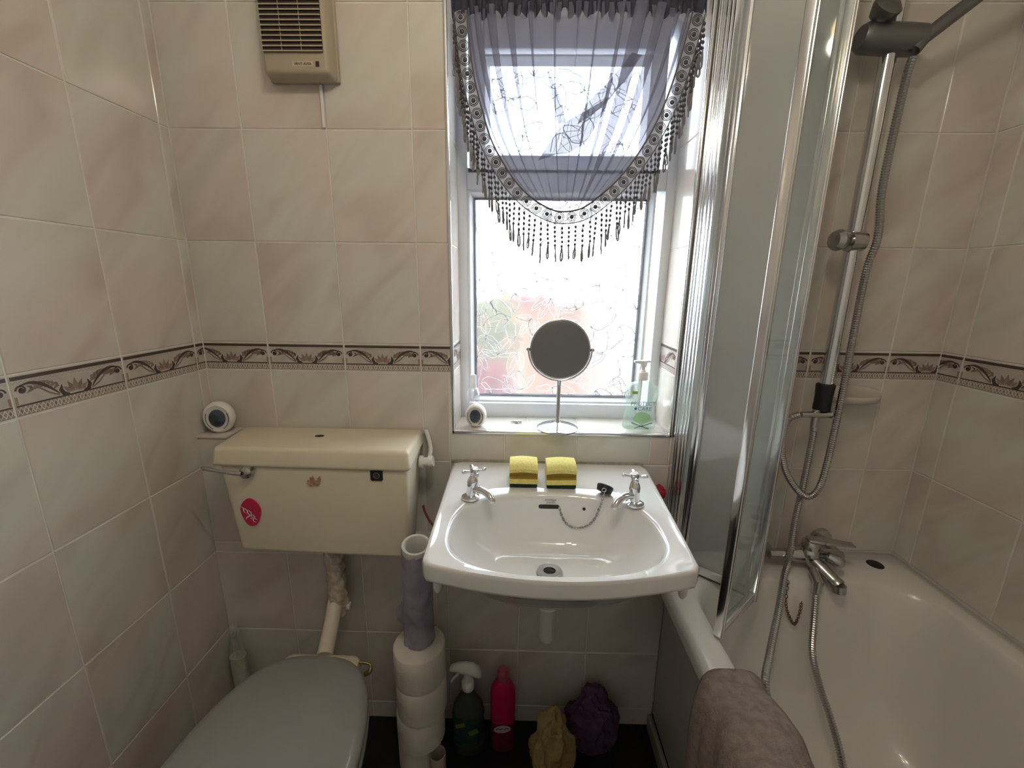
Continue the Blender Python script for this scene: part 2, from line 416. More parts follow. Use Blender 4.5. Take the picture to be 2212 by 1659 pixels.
def cut(c, hole):
    """part of a cell outside the window opening"""
    u0, u1, z0, z1 = c; a, b, d, e = hole
    if u1 <= a or u0 >= b or z1 <= d or z0 >= e: return [c]
    out = []
    if u0 < a: out.append((u0, a, z0, z1))
    if u1 > b: out.append((b, u1, z0, z1))
    m0, m1 = max(u0, a), min(u1, b)
    if z0 < d: out.append((m0, m1, z0, d))
    if z1 > e: out.append((m0, m1, e, z1))
    return out
hole = (WX0-0.006, WX1+0.006, WZ0-0.006, WZ1)
ub = [XL] + [-0.0574+k*P for k in range(9)] + [XR]
cells = []
for z0, z1 in rows_all:
    if z1 <= 0.57: continue
    for a, b in zip(ub[:-1], ub[1:]):
        if z1 < 0.83 and a > 0.0 and b < 0.9: continue        # behind cistern and basin
        if abs(z1-1.0769) < 1e-4 and b > 0.36 and a < 1.03: continue
        cells += cut((a, b, z0, z1), hole)
cells += [(0.3486, 0.4209, 0.8231, 1.0769), (WX1+0.006, 1.1606, 0.8231, 1.0769)]
for a, b in ((0.4209, 0.5727), (0.5727, 0.7712), (0.7712, 0.9742), (0.9742, 1.028)): cells.append((a, b, 0.8231, WZ0-0.006))
cells += [(0.3486, 0.4209, 0.5693, 0.8231), (0.4209, 0.62, 0.6, 0.8231), (0.8, 1.03, 0.6, 0.8231)]
lay(wall_back, lambda u, z: (u, 0.0, z), (0, 0, 0), cells)
bc = []
for k, (a, b) in enumerate(zip(ub[:-1], ub[1:])):
    full0 = -0.0574+(k-1)*P
    for c in cut((a, b, BZ0, BZ1), hole):
        bc.append((*c, (c[0]-full0)/P, (c[1]-full0)/P))
lay(wall_back, lambda u, z: (u, 0.0, z), (0, 0, 0), bc, True)
# left wall: coordinate u runs from the corner towards the camera (-y); seen from inside its left is nearer the camera
uy = [0.0, 0.0288] + [0.0288+P*k for k in range(1, 7)]
def left_w(u, z): return (XL, u, z)
cl, cb = [], []
for a, b in zip(uy[:-1], uy[1:]):
    for z0, z1 in rows_all: cl.append((-b, -a, z0, z1))
    if b-a < 0.1: cb.append((-b, -a, BZ0, BZ1, 0.0, (b-a)/P))
    else: cb.append((-b, -a, BZ0, BZ1))
lay(wall_left, left_w, (0, 0, PI/2), cl); lay(wall_left, left_w, (0, 0, PI/2), cb, True)
uy = [0.0, 0.0564] + [0.0564+P*k for k in range(1, 6)]
cl, cb = [], []
for a, b in zip(uy[:-1], uy[1:]):
    for z0, z1 in rows_all:
        if z1 > 0.57: cl.append((a, b, z0, z1))
    cb.append((a, b, BZ0, BZ1, 1-(b-a)/P if b-a < 0.1 else 0.0, 1.0))
lay(wall_right, lambda u, z: (XR, -u, z), (0, 0, -PI/2), cl); lay(wall_right, lambda u, z: (XR, -u, z), (0, 0, -PI/2), cb, True)
# boxing tiles
ux = [XL, -0.032, 0.178, 0.385, 0.4175, 0.62, 0.818, 1.03]
cb = []
for a, b in zip(ux[:-1], ux[1:]):
    mid = 0.3155 if b < 0.40 else 0.262
    cb += [(a, b, 0.0, 0.0617), (a, b, 0.0617, mid), (a, b, mid, 0.5693), (a, b, 0.5693, 0.60)]
cb += [(XL, -0.152, 0.60, 0.8231), (XL, -0.152, 0.8231, 0.9065)]
lay(wall_boxing, lambda u, z: (u, BY, z), (0, 0, 0), cb)
bm = NB(); box(bm, XL+0.001, -0.150, BY-0.003, -0.001, 0.9065, 0.9125, 0.001)
obj('ledge_tile', bm, M_tile, wall_boxing)
# window reveals and sill, tiled
RD = 0.150
cr = []
for z0, z1 in ((WZ0, 1.0769), (1.15, 1.4038), (1.4038, 1.6576), (1.6576, 1.9114), (1.9114, WZ1)):
    cr.append((0.004, RD, z0, z1))
lay(wall_back, lambda u, z: (WX0, u, z), (0, 0, PI/2), cr); lay(wall_back, lambda u, z: (WX1, u, z), (0, 0, -PI/2), cr)
lay(wall_back, lambda u, z: (WX0, u, z), (0, 0, PI/2), [(0.004, RD, BZ0, BZ1, 0.0, 0.72)], True)
lay(wall_back, lambda u, z: (WX1, u, z), (0, 0, -PI/2), [(0.004, RD, BZ0, BZ1, 0.28, 1.0)], True)
for a, b in ((WX0, 0.6375), (0.6375, 0.785), (0.785, WX1)):
    bm = NB(); box(bm, a+0.001, b-0.001, 0.004, RD, WZ0-0.006, WZ0, 0.001); obj('sill_tile', bm, M_tile, wall_back)
# metal edge trims round the opening
for nm, c in (('trim_1', (WX0-0.007, WX0+0.0015, WZ0-0.008, WZ1)), ('trim_2', (WX1-0.0015, WX1+0.007, WZ0-0.008, WZ1)), ('trim_3', (WX0-0.007, WX1+0.007, WZ0-0.008, WZ0+0.0015))):
    bm = NB(); box(bm, c[0], c[1], -0.0045, 0.005, c[2], c[3], 0.0022, 3); struct(nm, bm, M_alu)

# ------------------------------------------------------------------ window
win = bpy.data.objects.new('window_1', None); COL.objects.link(win); win.location = (0.7285, 0.15, WZ0); win['kind'] = 'structure'
FY = 0.135
def ring(bm, x0, x1, z0, z1, wd, y0, y1, bev=0.003):
    wl, wr, wb, wt = wd if isinstance(wd, tuple) else (wd,)*4
    X = [x0, x0+wl, x1-wr, x1]; Z = [z0, z0+wb, z1-wt, z1]
    box(bm, X[0], X[1], y0, y1, Z[0], Z[3], bev); box(bm, X[2], X[3], y0, y1, Z[0], Z[3], bev)
    box(bm, X[1], X[2], y0, y1, Z[0], Z[1], bev); box(bm, X[1], X[2], y0, y1, Z[2], Z[3], bev)
def bead(bm, x0, x1, z0, z1, wd, y0, y1):
    """mitred glazing bead sloping in to the glass"""
    o = [(x0, y0, z0), (x1, y0, z0), (x1, y0, z1), (x0, y0, z1)]
    m = [(x0+wd*.35, y0-0.004, z0+wd*.35), (x1-wd*.35, y0-0.004, z0+wd*.35), (x1-wd*.35, y0-0.004, z1-wd*.35), (x0+wd*.35, y0-0.004, z1-wd*.35)]
    i = [(x0+wd, y1, z0+wd), (x1-wd, y1, z0+wd), (x1-wd, y1, z1-wd), (x0+wd, y1, z1-wd)]
    loft(bm, [o, m, i])
bm = NB(); ring(bm, WX0-0.01, WX1+0.01, WZ0-0.004, WZ1+0.02, (0.035, 0.035, 0.046, 0.125), FY, FY+0.07)
box(bm, WX0+0.025, WX1-0.025, FY, FY+0.07, 1.556, 1.612, 0.003)
obj('frame', bm, M_upvc, win)
bm = NB(); bead(bm, 0.459, 0.9745, 0.958, 1.5575, 0.021, FY+0.004, FY+0.022); obj('glazing_bead', bm, M_upvc, win)
bm = NB(); bead(bm, 0.478, 0.9555, 0.977, 1.5385, 0.004, FY+0.018, FY+0.024); obj('seal', bm, M_seal, win)
SX0, SX1, SZ0, SZ1 = 0.468, 0.972, 1.606, 1.955
sash = NB(); ring(sash, SX0, SX1, SZ0, SZ1, (0.040, 0.040, 0.028, 0.075), FY-0.016, FY+0.05, 0.006); sash = obj('opening_sash', sash, M_upvc, win)
bm = NB(); bead(bm, SX0+0.037, SX1-0.037, SZ0+0.025, SZ1-0.085, 0.018, FY-0.012, FY+0.008); obj('glazing_bead', bm, M_upvc, sash)
bm = NB(); box(bm, SX0-0.004, SX1+0.004, FY-0.003, FY+0.003, SZ0-0.006, SZ0+0.002); obj('seal', bm, M_seal, sash)
def pane(nm, x0, x1, z0, z1, y, par):
    bm = NB(); add_faces(bm, [(x0, y, z0), (x1, y, z0), (x1, y, z1), (x0, y, z1)], [(0, 1, 2, 3)])
    return obj(nm, bm, M_pane, par, smooth=False)
def leaf_relief(x0, x1, z0, z1, y, n, par, seed):
    rnd = random.Random(seed); bm = NB(); cs = []
    tries = 0
    while len(cs) < n and tries < 6000:
        tries += 1
        c = (rnd.uniform(x0, x1), rnd.uniform(z0, z1))
        if all((c[0]-d[0])**2+(c[1]-d[1])**2 > 0.056**2 for d in cs): cs.append(c)
    def ridge(pts, wd):
        pts = [p for p in pts if x0 < p[0] < x1 and z0 < p[1] < z1]
        if len(pts) < 3: return
        L, T, R = [], [], []
        for i in range(len(pts)):
            a = pts[max(i-1, 0)]; b = pts[min(i+1, len(pts)-1)]
            dx, dz = b[0]-a[0], b[1]-a[1]; l = math.hypot(dx, dz) or 1
            nx, nz = -dz/l*wd/2, dx/l*wd/2
            L.append(bm.verts.new((pts[i][0]+nx, y, pts[i][1]+nz))); T.append(bm.verts.new((pts[i][0], y-0.0012, pts[i][1]))); R.append(bm.verts.new((pts[i][0]-nx, y, pts[i][1]-nz)))
        for i in range(len(pts)-1):
            bm.faces.new((L[i], L[i+1], T[i+1], T[i])); bm.faces.new((T[i], T[i+1], R[i+1], R[i]))
    for cx, cz in cs:
        k = rnd.choice((2, 3, 3, 4)); a0 = rnd.uniform(0, 2*PI)
        for q in range(k):
            a = a0 + q*rnd.uniform(0.75, 1.25); ln = rnd.uniform(0.045, 0.085); wd = ln*rnd.uniform(0.18, 0.27); bend = rnd.uniform(-0.35, 0.35)
            def pt(t, s):
                aa = a+bend*t
                px = cx+math.cos(aa)*ln*t; pz = cz+math.sin(aa)*ln*t
                o = s*wd*math.sin(PI*t**0.8)*(1+0.15*math.sin(9*t))
                return (px-math.sin(aa)*o, pz+math.cos(aa)*o)
            for s in (-1, 1): ridge([pt(i/12, s) for i in range(13)], rnd.uniform(0.0011, 0.0025))
            if rnd.random() < 0.6: ridge([pt(i/8*0.8, 0) for i in range(9)], 0.0014)
    o = obj('leaf_relief', bm, M_relief, par, angle=80); o['kind'] = 'stuff'; return o
p1 = pane('pane', 0.478, 0.956, 0.976, 1.539, FY+0.024, win); leaf_relief(0.481, 0.953, 0.979, 1.536, FY+0.0235, 80, p1, 3)
p2 = pane('pane', SX0+0.03, SX1-0.03, SZ0+0.02, SZ1-0.07, FY+0.012, sash)
leaf_relief(SX0+0.058, SX1-0.058, SZ0+0.045, SZ1-0.105, FY+0.0115, 30, win, 5)


# ------------------------------------------------------------------ bath
def outline_rr(x0, x1, y0, y1, r, n=18, z=0.0, r2=None):
    """rounded rectangle loop, counter-clockwise"""
    pts = []
    for cx, cy, a0 in ((x1-r, y1-r, 0), (x0+r, y1-r, PI/2), (x0+r, y0+r, PI), (x1-r, y0+r, 1.5*PI)):
        for k in range(n): 
            a = a0 + PI/2*k/(n-1); pts.append(Vector((cx+r*math.cos(a), cy+r*math.sin(a), z)))
    return pts
BZ = 0.565
bath = thing('bathtub', 'off-white acrylic bathtub running along the right wall', 'bathtub', (1.34, -0.87, 0))
bm = NB()
spec = [(1.20, 1.49, -1.40, -0.42, .10, .18), (1.16, 1.53, -1.46, -0.33, .13, .185), (1.115, 1.575, -1.53, -0.235, .14, .22), (1.09, 1.60, -1.58, -0.185, .13, .32),
        (1.074, 1.622, -1.61, -0.155, .12, .47), (1.064, 1.632, -1.625, -0.138, .115, .535), (1.057, 1.638, -1.632, -0.128, .112, .557), (1.049, 1.646, -1.64, -0.120, .11, BZ),
        (1.030, 1.668, -1.70, -0.06, .06, BZ+.001), (1.003, 1.692, -1.755, -0.004, .014, BZ), (0.992, 1.694, -1.758, -0.002, .012, BZ-.006), (0.988, 1.6945, -1.759, -0.001, .012, BZ-.020), (0.988, 1.6945, -1.759, -0.001, .012, BZ-.040), (1.02, 1.690, -1.74, -0.004, .012, BZ-.045)]
loft(bm, [outline_rr(a, b, c, d, r, 14, z) for a, b, c, d, r, z in spec], cap0=True)
bmesh.ops.recalc_face_normals(bm, faces=bm.faces)
obj('tub', bm, M_bath, bath, angle=70)
bm = NB(); lathe(bm, [(0.0001, BZ+0.0035), (0.017, BZ+0.0035), (0.020, BZ+0.0015), (0.0205, BZ)], (1.603, -0.056, 0), 24); obj('rim_hole_disc', bm, M_black, bath)['label'] = 'round hole in the rim corner, its dark painted as a black disc'  # black disc laid on the rim, painted for the dark of an open hole
bp = catmull([(1.317, -0.134, 0.562), (1.306, -0.156, 0.517), (1.315, -0.166, 0.484), (1.329, -0.169, 0.468), (1.339, -0.164, 0.499), (1.345, -0.156, 0.521)], 6)
chain = thing('bath_plug_chain', 'rusty thin chain hanging inside the tub below the mixer', 'chain', (1.325, -0.15, 0.47))
lk = None
for i in range(0, len(bp)-1):
    d = (bp[i+1]-bp[i]).normalized()
    if lk is None:
        b2 = NB(); torus(b2, (0, 0, 0), 0.0032, 0.0009, 'z', 10, 5, sx=1.5); lk = obj('link', b2, M_rust, chain, loc=bp[i]); o = lk
    else: o = copy_of(lk, chain, bp[i])
    o.rotation_mode = 'QUATERNION'; o.rotation_quaternion = d.to_track_quat('X', 'Z') @ Matrix.Rotation(PI/2*(i % 2), 4, 'X').to_quaternion()
bm = NB(); box(bm, 1.028, 1.045, -1.74, BY-0.004, 0.055, BZ-0.046, 0.002); pn = obj('side_panel', bm, M_panel, bath); pn['label'] = 'plain grey-white side panel'
bm = NB(); box(bm, 1.014, 1.028, -1.74, BY-0.006, 0.0, 0.05, 0.003); obj('plinth_strip', bm, mat('grey_plinth', (0.34, 0.34, 0.30), 0.5), pn)

# ------------------------------------------------------------------ basin
ZB = 0.822
basin = thing('washbasin', 'white porcelain washbasin below the window', 'basin', (0.69, -0.22, ZB))
NA = 112
BC = Vector((0.688, -0.335))
def bowl_pt(a, k=1.0):
    c, s = math.cos(a), math.sin(a)
    rx = 0.212; ry = 0.158 if s > 0 else 0.131
    e = 2.6 if s > 0 else 2.5
    r = (abs(c/rx)**e + abs(s/ry)**e)**(-1/e)
    return BC + Vector((c, s))*r*k
OUT = []
def _out():
    pts = []
    def arc(cx, cy, r, a0, a1, n=7):
        for k in range(n): 
            a = a0+(a1-a0)*k/(n-1); pts.append(Vector((cx+r*math.cos(a), cy+r*math.sin(a))))
    arc(0.955, -0.010, 0.008, 0, PI/2); arc(0.439, -0.010, 0.008, PI/2, PI)
    arc(0.4620, -0.4330, 0.020, PI*1.0, PI*1.38)
    for k in range(1, 12):
        q = k/12; pts.append(Vector((0.462+(0.9150-0.462)*q, -0.4525-0.036*math.sin(PI*q)**0.9)))
    arc(0.9150, -0.4330, 0.020, PI*1.62, PI*2.0)
    return pts
OUT = _out()
def out_pt(a):
    d = Vector((math.cos(a), math.sin(a))); best = None
    for i in range(len(OUT)):
        p, q = OUT[i], OUT[(i+1) % len(OUT)]; e = q-p
        den = d.x*e.y-d.y*e.x
        if abs(den) < 1e-12: continue
        t = ((p.x-BC.x)*e.y-(p.y-BC.y)*e.x)/den; s = ((p.x-BC.x)*d.y-(p.y-BC.y)*d.x)/den
        if t > 0 and -1e-6 <= s <= 1+1e-6 and (best is None or t > best): best = t
    return BC + d*best
ANG = [2*PI*k/NA for k in range(NA)]
# add exact corner directions
def loop(f): return [f(a) for a in ANG]
DR = Vector((0.683, -0.300)); DZ = 0.700
def bl(k, z, toward=0.0):
    def f(a):
        p = bowl_pt(a, k); p = p.lerp(DR + (p-BC)*0.6, toward) if toward else p
        return Vector((p.x, p.y, z))
    return loop(f)
def mixl(t, z, lift=0.0):
    def f(a):
        p = bowl_pt(a, 1.0).lerp(out_pt(a), t)
        zz = z
        return Vector((p.x, p.y, zz))
    return loop(f)
bm = NB()
L = []
L.append([Vector((DR.x+0.028*math.cos(a), DR.y+0.022*math.sin(a), DZ)) for a in ANG])
L.append(bl(0.28, 0.7008, 0.85)); L.append(bl(0.42, 0.7028, 0.70)); L.append(bl(0.56, 0.7062, 0.55)); L.append(bl(0.68, 0.7120, 0.42)); L.append(bl(0.79, 0.7245, 0.27)); L.append(bl(0.88, 0.752, 0.12)); L.append(bl(0.945, 0.785, 0.03)); L.append(bl(0.985, 0.808))
L.append(bl(1.0, 0.8175)); L.append(mixl(0.07, 0.8215)); L.append(mixl(0.20, 0.8225)); L.append(mixl(0.55, 0.8235)); L.append(mixl(0.82, 0.8265)); L.append(mixl(0.93, 0.8275)); L.append(mixl(0.985, 0.825)); L.append(mixl(1.0, 0.820)); L.append(mixl(1.0, 0.797)); L.append(mixl(0.985, 0.792)); L.append(mixl(0.80, 0.790)); L.append(mixl(0.35, 0.778))
L.append(bl(1.0, 0.775)); L.append(bl(0.92, 0.743, 0.1)); L.append(bl(0.82, 0.714, 0.28)); L.append(bl(0.62, 0.697, 0.5)); L.append(bl(0.3, 0.69, 0.75))
loft(bm, L, cap1=True)
bmesh.ops.recalc_face_normals(bm, faces=bm.faces)
obj('bowl', bm, M_porc, basin, angle=75)
bm = NB(); lathe(bm, [(0.013, 0.7035), (0.0135, 0.7065), (0.026, 0.7075), (0.0275, 0.7055), (0.028, 0.7025)], (DR.x, DR.y, 0), 32, sy=0.86); dr = obj('drain_ring', bm, M_steel, basin)
bm = NB(); lathe(bm, [(0.0001, 0.7025), (0.0155, 0.7035)], (DR.x, DR.y, 0), 24, sy=0.86); box(bm, DR.x-.013, DR.x+.013, DR.y-.0015, DR.y+.0015, .7035, .7045); box(bm, DR.x-.0015, DR.x+.0015, DR.y-.011, DR.y+.011, .7035, .7045); obj('drain_grate', bm, M_slot, dr)
def on_bowl_back(x, z):
    """y of the inner back slope of the bowl at (x,z), with its outward normal"""
    prof = [(0.712, 0.68, .42), (0.7245, 0.79, .27), (0.752, 0.88, .12), (0.785, 0.945, .03), (0.808, 0.985, 0), (0.8175, 1.0, 0)]
    def yk(k, tw):
        a = PI/2
        for _ in range(30):
            p = bowl_pt(a, k); p = p.lerp(DR+(p-BC)*0.6, tw)
            a += (p.x-x)*3
        return p.y
    for (z0, k0, t0), (z1, k1, t1) in zip(prof[:-1], prof[1:]):
        if z0 <= z <= z1:
            q = (z-z0)/(z1-z0); y0, y1 = yk(k0, t0), yk(k1, t1)
            n = Vector((0, -(z1-z0), (y1-y0))).normalized()
            return y0+(y1-y0)*q, n
    return -0.18, Vector((0, -1, 0))
def slab_on_bowl(x, z):
    y, n = on_bowl_back(x, z)
    X = Vector((1, 0, 0)); U = n.cross(X); U = U if U.z > 0 else -U
    return Matrix(((X.x, U.x, n.x, x), (X.y, U.y, n.y, y), (X.z, U.z, n.z, z), (0, 0, 0, 1)))
Mo = slab_on_bowl(0.6865, 0.793)
bm = NB(); pts = []
for k in range(20):
    a = 2*PI*k/20; pts.append(Vector((0.0195*math.copysign(1, math.cos(a))*(1 if abs(math.cos(a)) > 1e-6 else 0)+0.0055*math.cos(a), 0.0048*math.sin(a), 0.0012)))
pts = [Vector((p.x, p.y, 0.0014)) for p in pts]; extrude_poly(bm, pts, (0, 0, -0.003)); bmesh.ops.transform(bm, matrix=Mo, verts=bm.verts); obj('overflow_slot', bm, M_slot, basin, smooth=False)
Mh = slab_on_bowl(0.769, 0.792)
bm = NB(); extrude_poly(bm, [Vector((0.0036*math.cos(2*PI*k/14), 0.0036*math.sin(2*PI*k/14), 0.0014)) for k in range(14)], (0, 0, -0.003)); bmesh.ops.transform(bm, matrix=Mh, verts=bm.verts); obj('chain_hole', bm, M_slot, basin, smooth=False)
M_printgrey = mat('grey_blue_print', (0.33, 0.33, 0.37), 0.4)
for s, dz in (('armitage', 0.0105), ('shanks', 0.0045)):
    Mt = slab_on_bowl(0.690, 0.798+dz) @ Matrix.Translation((0, 0, 0.0012))
    obj('maker_print', text_bm(s, 0.0078, Mt), M_printgrey, basin, smooth=False)
bm = NB(); box(bm, 0.424, 0.958, -0.006, 0.0, ZB-0.002, ZB+0.008, 0.003); obj('sealant_bead', bm, mat('aged_sealant', (0.52, 0.47, 0.40), 0.7, var=0.4, vscale=40), basin)
# brackets, waste trap
for x in (0.462, 0.925):
    bm = NB(); box(bm, x-0.008, x+0.008, -0.41, -0.075, 0.770, 0.792, 0.003); tube(bm, [(x, -0.405, 0.785), (x, -0.405, 0.742), (x, -0.405, .734)], [0.010, 0.008, .004], 12); obj('bracket', bm, M_white, basin)
trap = thing('waste_trap', 'white plastic bottle trap under the washbasin', 'pipe', (0.69, -0.22, 0.43))
bm = NB(); lathe(bm, [(0.0001, .445), (0.016, .447), (0.0185, .455), (0.0185, .525), (0.021, .53), (0.021, .56), (0.016, .565), (0.016, .695)], (0.689, -0.215, 0), 24); obj('bottle', bm, M_white, trap)
bm = NB(); tube(bm, catmull([(0.700, -0.21, 0.545), (0.722, -0.19, 0.54), (0.727, -0.14, 0.53), (0.727, -0.07, 0.52)], 5), 0.0135, 14); obj('outlet_pipe', bm, M_white, trap)
bm = NB(); torus(bm, (0.689, -0.215, 0.545), 0.021, 0.004, n=24); obj('compression_nut', bm, M_white, trap)

# taps
def make_tap(label, base, hand, sgn, spin):
    t = thing('basin_tap', label, 'tap', base, 'pair of chrome taps on the washbasin')
    x, y, z = base; H = Vector(hand); B = Vector(base)
    bm = NB(); lathe(bm, [(0.0001, 0.009), (0.012, 0.009), (0.0165, 0.0065), (0.0205, 0.004), (0.021, 0.0015), (0.0205, 0)], base, 32); obj('base_flange', bm, M_chrome, t)
    ax = (H-B)
    def at(k): return B + ax*k
    bm = NB(); tube(bm, [at(.05), at(.12), at(.38), at(.42), at(.46), at(.52), at(.62), at(.72), at(.76), at(.79), at(.82)], [.0112, .0112, .0112, .0125, .0118, .0128, .0115, .0085, .007, .008, .007], 24); obj('body', bm, M_chrome, t)
    bm = NB()
    tip = Vector((x+sgn*0.052, y-0.030, z+0.006))
    tube(bm, catmull([at(.30)+Vector((sgn*0.004, -.002, 0)), at(.33)+Vector((sgn*0.022, -.012, .002)), at(.30)+Vector((sgn*0.040, -.023, -.001)), tip+Vector((sgn*-0.002, 0.001, 0.006)), tip], 5), [.0085]*5+[.0082]*5+[.0086]*5+[.0085]*5+[.0078], 16)
    obj('spout', bm, M_chrome, t)
    hd = NB(); tube(hd, [at(.80), at(.84), at(.90), at(.97), at(1.0), at(1.015)], [.0065, .0085, .0098, .0102, .0098, .006], 24); hd = obj('handle_hub', hd, M_chrome, t)
    bm = NB(); n = ax.normalized()
    lathe(bm, [(0.0001, 0.0012), (0.0072, 0.0010), (0.0082, 0)], at(1.012), 24); obj('indicator_cap', bm, M_white, hd)
    for k in range(4):
        a = spin+PI/2*k; d = Vector((math.cos(a), math.sin(a), 0.06)); c0 = at(.90)
        bm = NB(); tube(bm, [c0+d*.006, c0+d*.012, c0+d*.017, c0+d*.0205, c0+d*.024, c0+d*.0272, c0+d*.0285], [.0042, .0032, .0034, .0044, .0053, .0046, .002], 14); obj('handle_arm', bm, M_chrome, hd)
    return t
make_tap('chrome cross-head tap on the left of the washbasin, beside the cistern', (0.502, -0.206, ZB+0.002), (0.511, -0.196, ZB+0.071), 1, 0.35)
make_tap('chrome cross-head tap on the right of the washbasin, beside the black plug', (0.8775, -0.220, ZB+0.002), (0.8745, -0.212, ZB+0.074), -1, -0.12)

# plug and its chain
plug = thing('basin_plug', 'black rubber plug on a chrome chain lying beside the right tap', 'plug', (0.8125, -0.190, ZB))
Mp = Matrix.Rotation(-0.5, 3, 'X') @ Matrix.Rotation(0.35, 3, 'Y')
bm = NB(); lathe(bm, [(0.0001, 0.020), (0.015, 0.020), (0.0185, 0.0185), (0.0198, 0.0155), (0.0175, 0.003), (0.0001, 0.0)], (0.8145, -0.178, ZB+0.006), 24, M=Mp); obj('stopper', bm, M_black, plug)
bm = NB(); torus(bm, (0.8125, -0.193, ZB+0.022), 0.0045, 0.0011, 'y', 16, 6); obj('ring', bm, M_chrome, plug)
cpts = []
for x, z in ((0.7105, .7935), (0.7155, .779), (0.7235, .764), (0.735, .755), (0.751, .752), (0.768, .756), (0.783, .766), (0.795, .782), (0.803, .802)):
    cpts.append((x, on_bowl_back(x, z)[0]-.0045, z))
cp = catmull(cpts+[(0.808, cpts[-1][1]-.006, .829), (0.8115, cpts[-1][1]-.004, .846)], 12)
# resample by length
ds = [0]
for a, b in zip(cp[:-1], cp[1:]): ds.append(ds[-1]+(b-a).length)
step = 0.0062; lk = None; i = 0; n = int(ds[-1]/step)
for k in range(n):
    s = (k+.5)*step
    while ds[i+1] < s: i += 1
    p = cp[i].lerp(cp[i+1], (s-ds[i])/(ds[i+1]-ds[i])); d = (cp[i+1]-cp[i]).normalized()
    if lk is None:
        b2 = NB(); torus(b2, (0, 0, 0), 0.0025, 0.00085, 'z', 12, 6, sx=1.75); lk = obj('link', b2, M_steel, plug, loc=p); o = lk
    else: o = copy_of(lk, plug, p)
    o.rotation_mode = 'QUATERNION'; o.rotation_quaternion = d.to_track_quat('X', 'Z') @ Matrix.Rotation(0.6+PI/2*(k % 2), 4, 'X').to_quaternion()

# sponges
M_sponge = mat('yellow_sponge', (0.83, 0.73, 0.25), 0.95, bump=0.6, bscale=260, var=0.08, vscale=150)
M_spgroove = mat('ochre_sponge_side', (0.36, 0.23, 0.04), 0.95, bump=0.5, bscale=260)
M_scour = mat('dark_green_scourer', (0.015, 0.035, 0.02), 0.95, bump=0.6, bscale=300)
def sponge(label, cx, wd, yf, sk):
    t = thing('sponge', label, 'sponge', (cx, yf+0.05, ZB), 'two yellow sponges on the washbasin')
    # cross-section (depth, height): gripped side faces the room
    sec = [(0.0, .008), (0.002, .020), (0.0095, .024), (0.0095, .031), (0.001, .035), (0.002, .043), (0.012, .051), (0.030, .054), (0.060, .052), (0.070, .049), (0.072, .008)]
    bm = NB(); rows = []
    nx = 9
    for i in range(nx):
        q = i/(nx-1); x = cx-wd/2+wd*q; bow = 0.003*math.sin(PI*q)
        rows.append([Vector((x, yf+d+sk*(q-.5)*0.004, ZB+0.004+h+(bow if h > .03 else 0))) for d, h in sec])
    r = loft(bm, rows, True, True)
    for f in bm.faces:
        c = f.calc_center_median()
        if c.y < yf+0.0115 and ZB+.0255 < c.z < ZB+.0375: f.material_index = 1
    bmesh.ops.recalc_face_normals(bm, faces=bm.faces)
    obj('foam', bm, [M_sponge, M_spgroove], t, angle=35)
    bm = NB(); box(bm, cx-wd/2+.001, cx+wd/2-.001, yf+0.002, yf+0.072, ZB+0.0025, ZB+0.012, .001); obj('scouring_pad', bm, M_scour, t)
sponge('left one of the two yellow sponges, nearer the cistern', 0.625, 0.069, -0.152, 0.0)
sponge('right one of the two yellow sponges, nearer the black plug', 0.7175, 0.073, -0.154, 1.0)

# ------------------------------------------------------------------ cistern
cis = thing('toilet_cistern', 'cream plastic low-level cistern on the wall left of the washbasin', 'cistern', (0.11, -0.09, 0.64))
bm = NB(); hexa(bm, [(-0.078, -0.180, .648), (0.345, -0.186, .640), (0.338, -0.076, .648), (-0.090, -0.076, .655), (-0.100, -0.182, .885), (0.352, -0.186, .880), (0.344, -0.004, .885), (-0.140, -0.004, .885)], 0.014, 4); obj('tank', bm, M_cream, cis, angle=50)
bm = NB(); hexa(bm, [(-0.114, -0.190, .880), (0.3615, -0.194, .877), (0.352, -0.002, .880), (-0.149, -0.002, .880), (-0.108, -0.180, .927), (0.3555, -0.184, .926), (0.346, -0.0015, .917), (-0.146, -0.0015, .917)], 0.010, 4); lid = obj('lid', bm, M_cream, cis, angle=50)
bm = NB(); lathe(bm, [(0.0001, 0.0008), (0.0075, 0.0006), (0.008, 0)], (0.0995, -0.083, 0.9222), 20, sx=1.5); obj('button_hole', bm, M_slot, lid)
lev = NB(); lathe(lev, [(0.0001, .016), (0.010, .0155), (0.0145, .012), (0.0155, .006), (0.0155, 0.0)], (-0.027, -0.186, 0.870), 24, axis='y'); lev = obj('lever_boss', lev, M_steel, cis)
bm = NB(); tube(bm, [(-0.032, -0.203, .871), (-0.045, -0.206, .8725), (-0.075, -0.206, .877), (-0.115, -0.206, .883), (-0.123, -0.204, .884)], [.0052, .0045, .0042, .005, .003], 14); obj('lever', bm, M_steel, lev)
def front(x, z): # front face of the tank
    return -0.1825-0.003*((x+0.09)/0.44)
M_red = mat('raspberry_red_print', (0.62, 0.02, 0.09), 0.45)
M_redhalo = mat('pale_red_halo', (0.78, 0.42, 0.33), 0.5)
bm = NB(); pts = []
for k in range(28):
    a = 2*PI*k/28; pts.append(Vector((-0.036+0.024*math.cos(a)*(1+0.07*math.sin(3*a)), front(-.03, 0)-0.002, 0.7605+0.035*math.sin(a)*(1-0.05*math.cos(2*a)))))
extrude_poly(bm, pts, (0, 0.003, 0)); st = obj('sticker', bm, M_red, cis, smooth=False); st['label'] = 'oval raspberry red sticker with white scrawl'
bm = NB(); rr = random.Random(4)
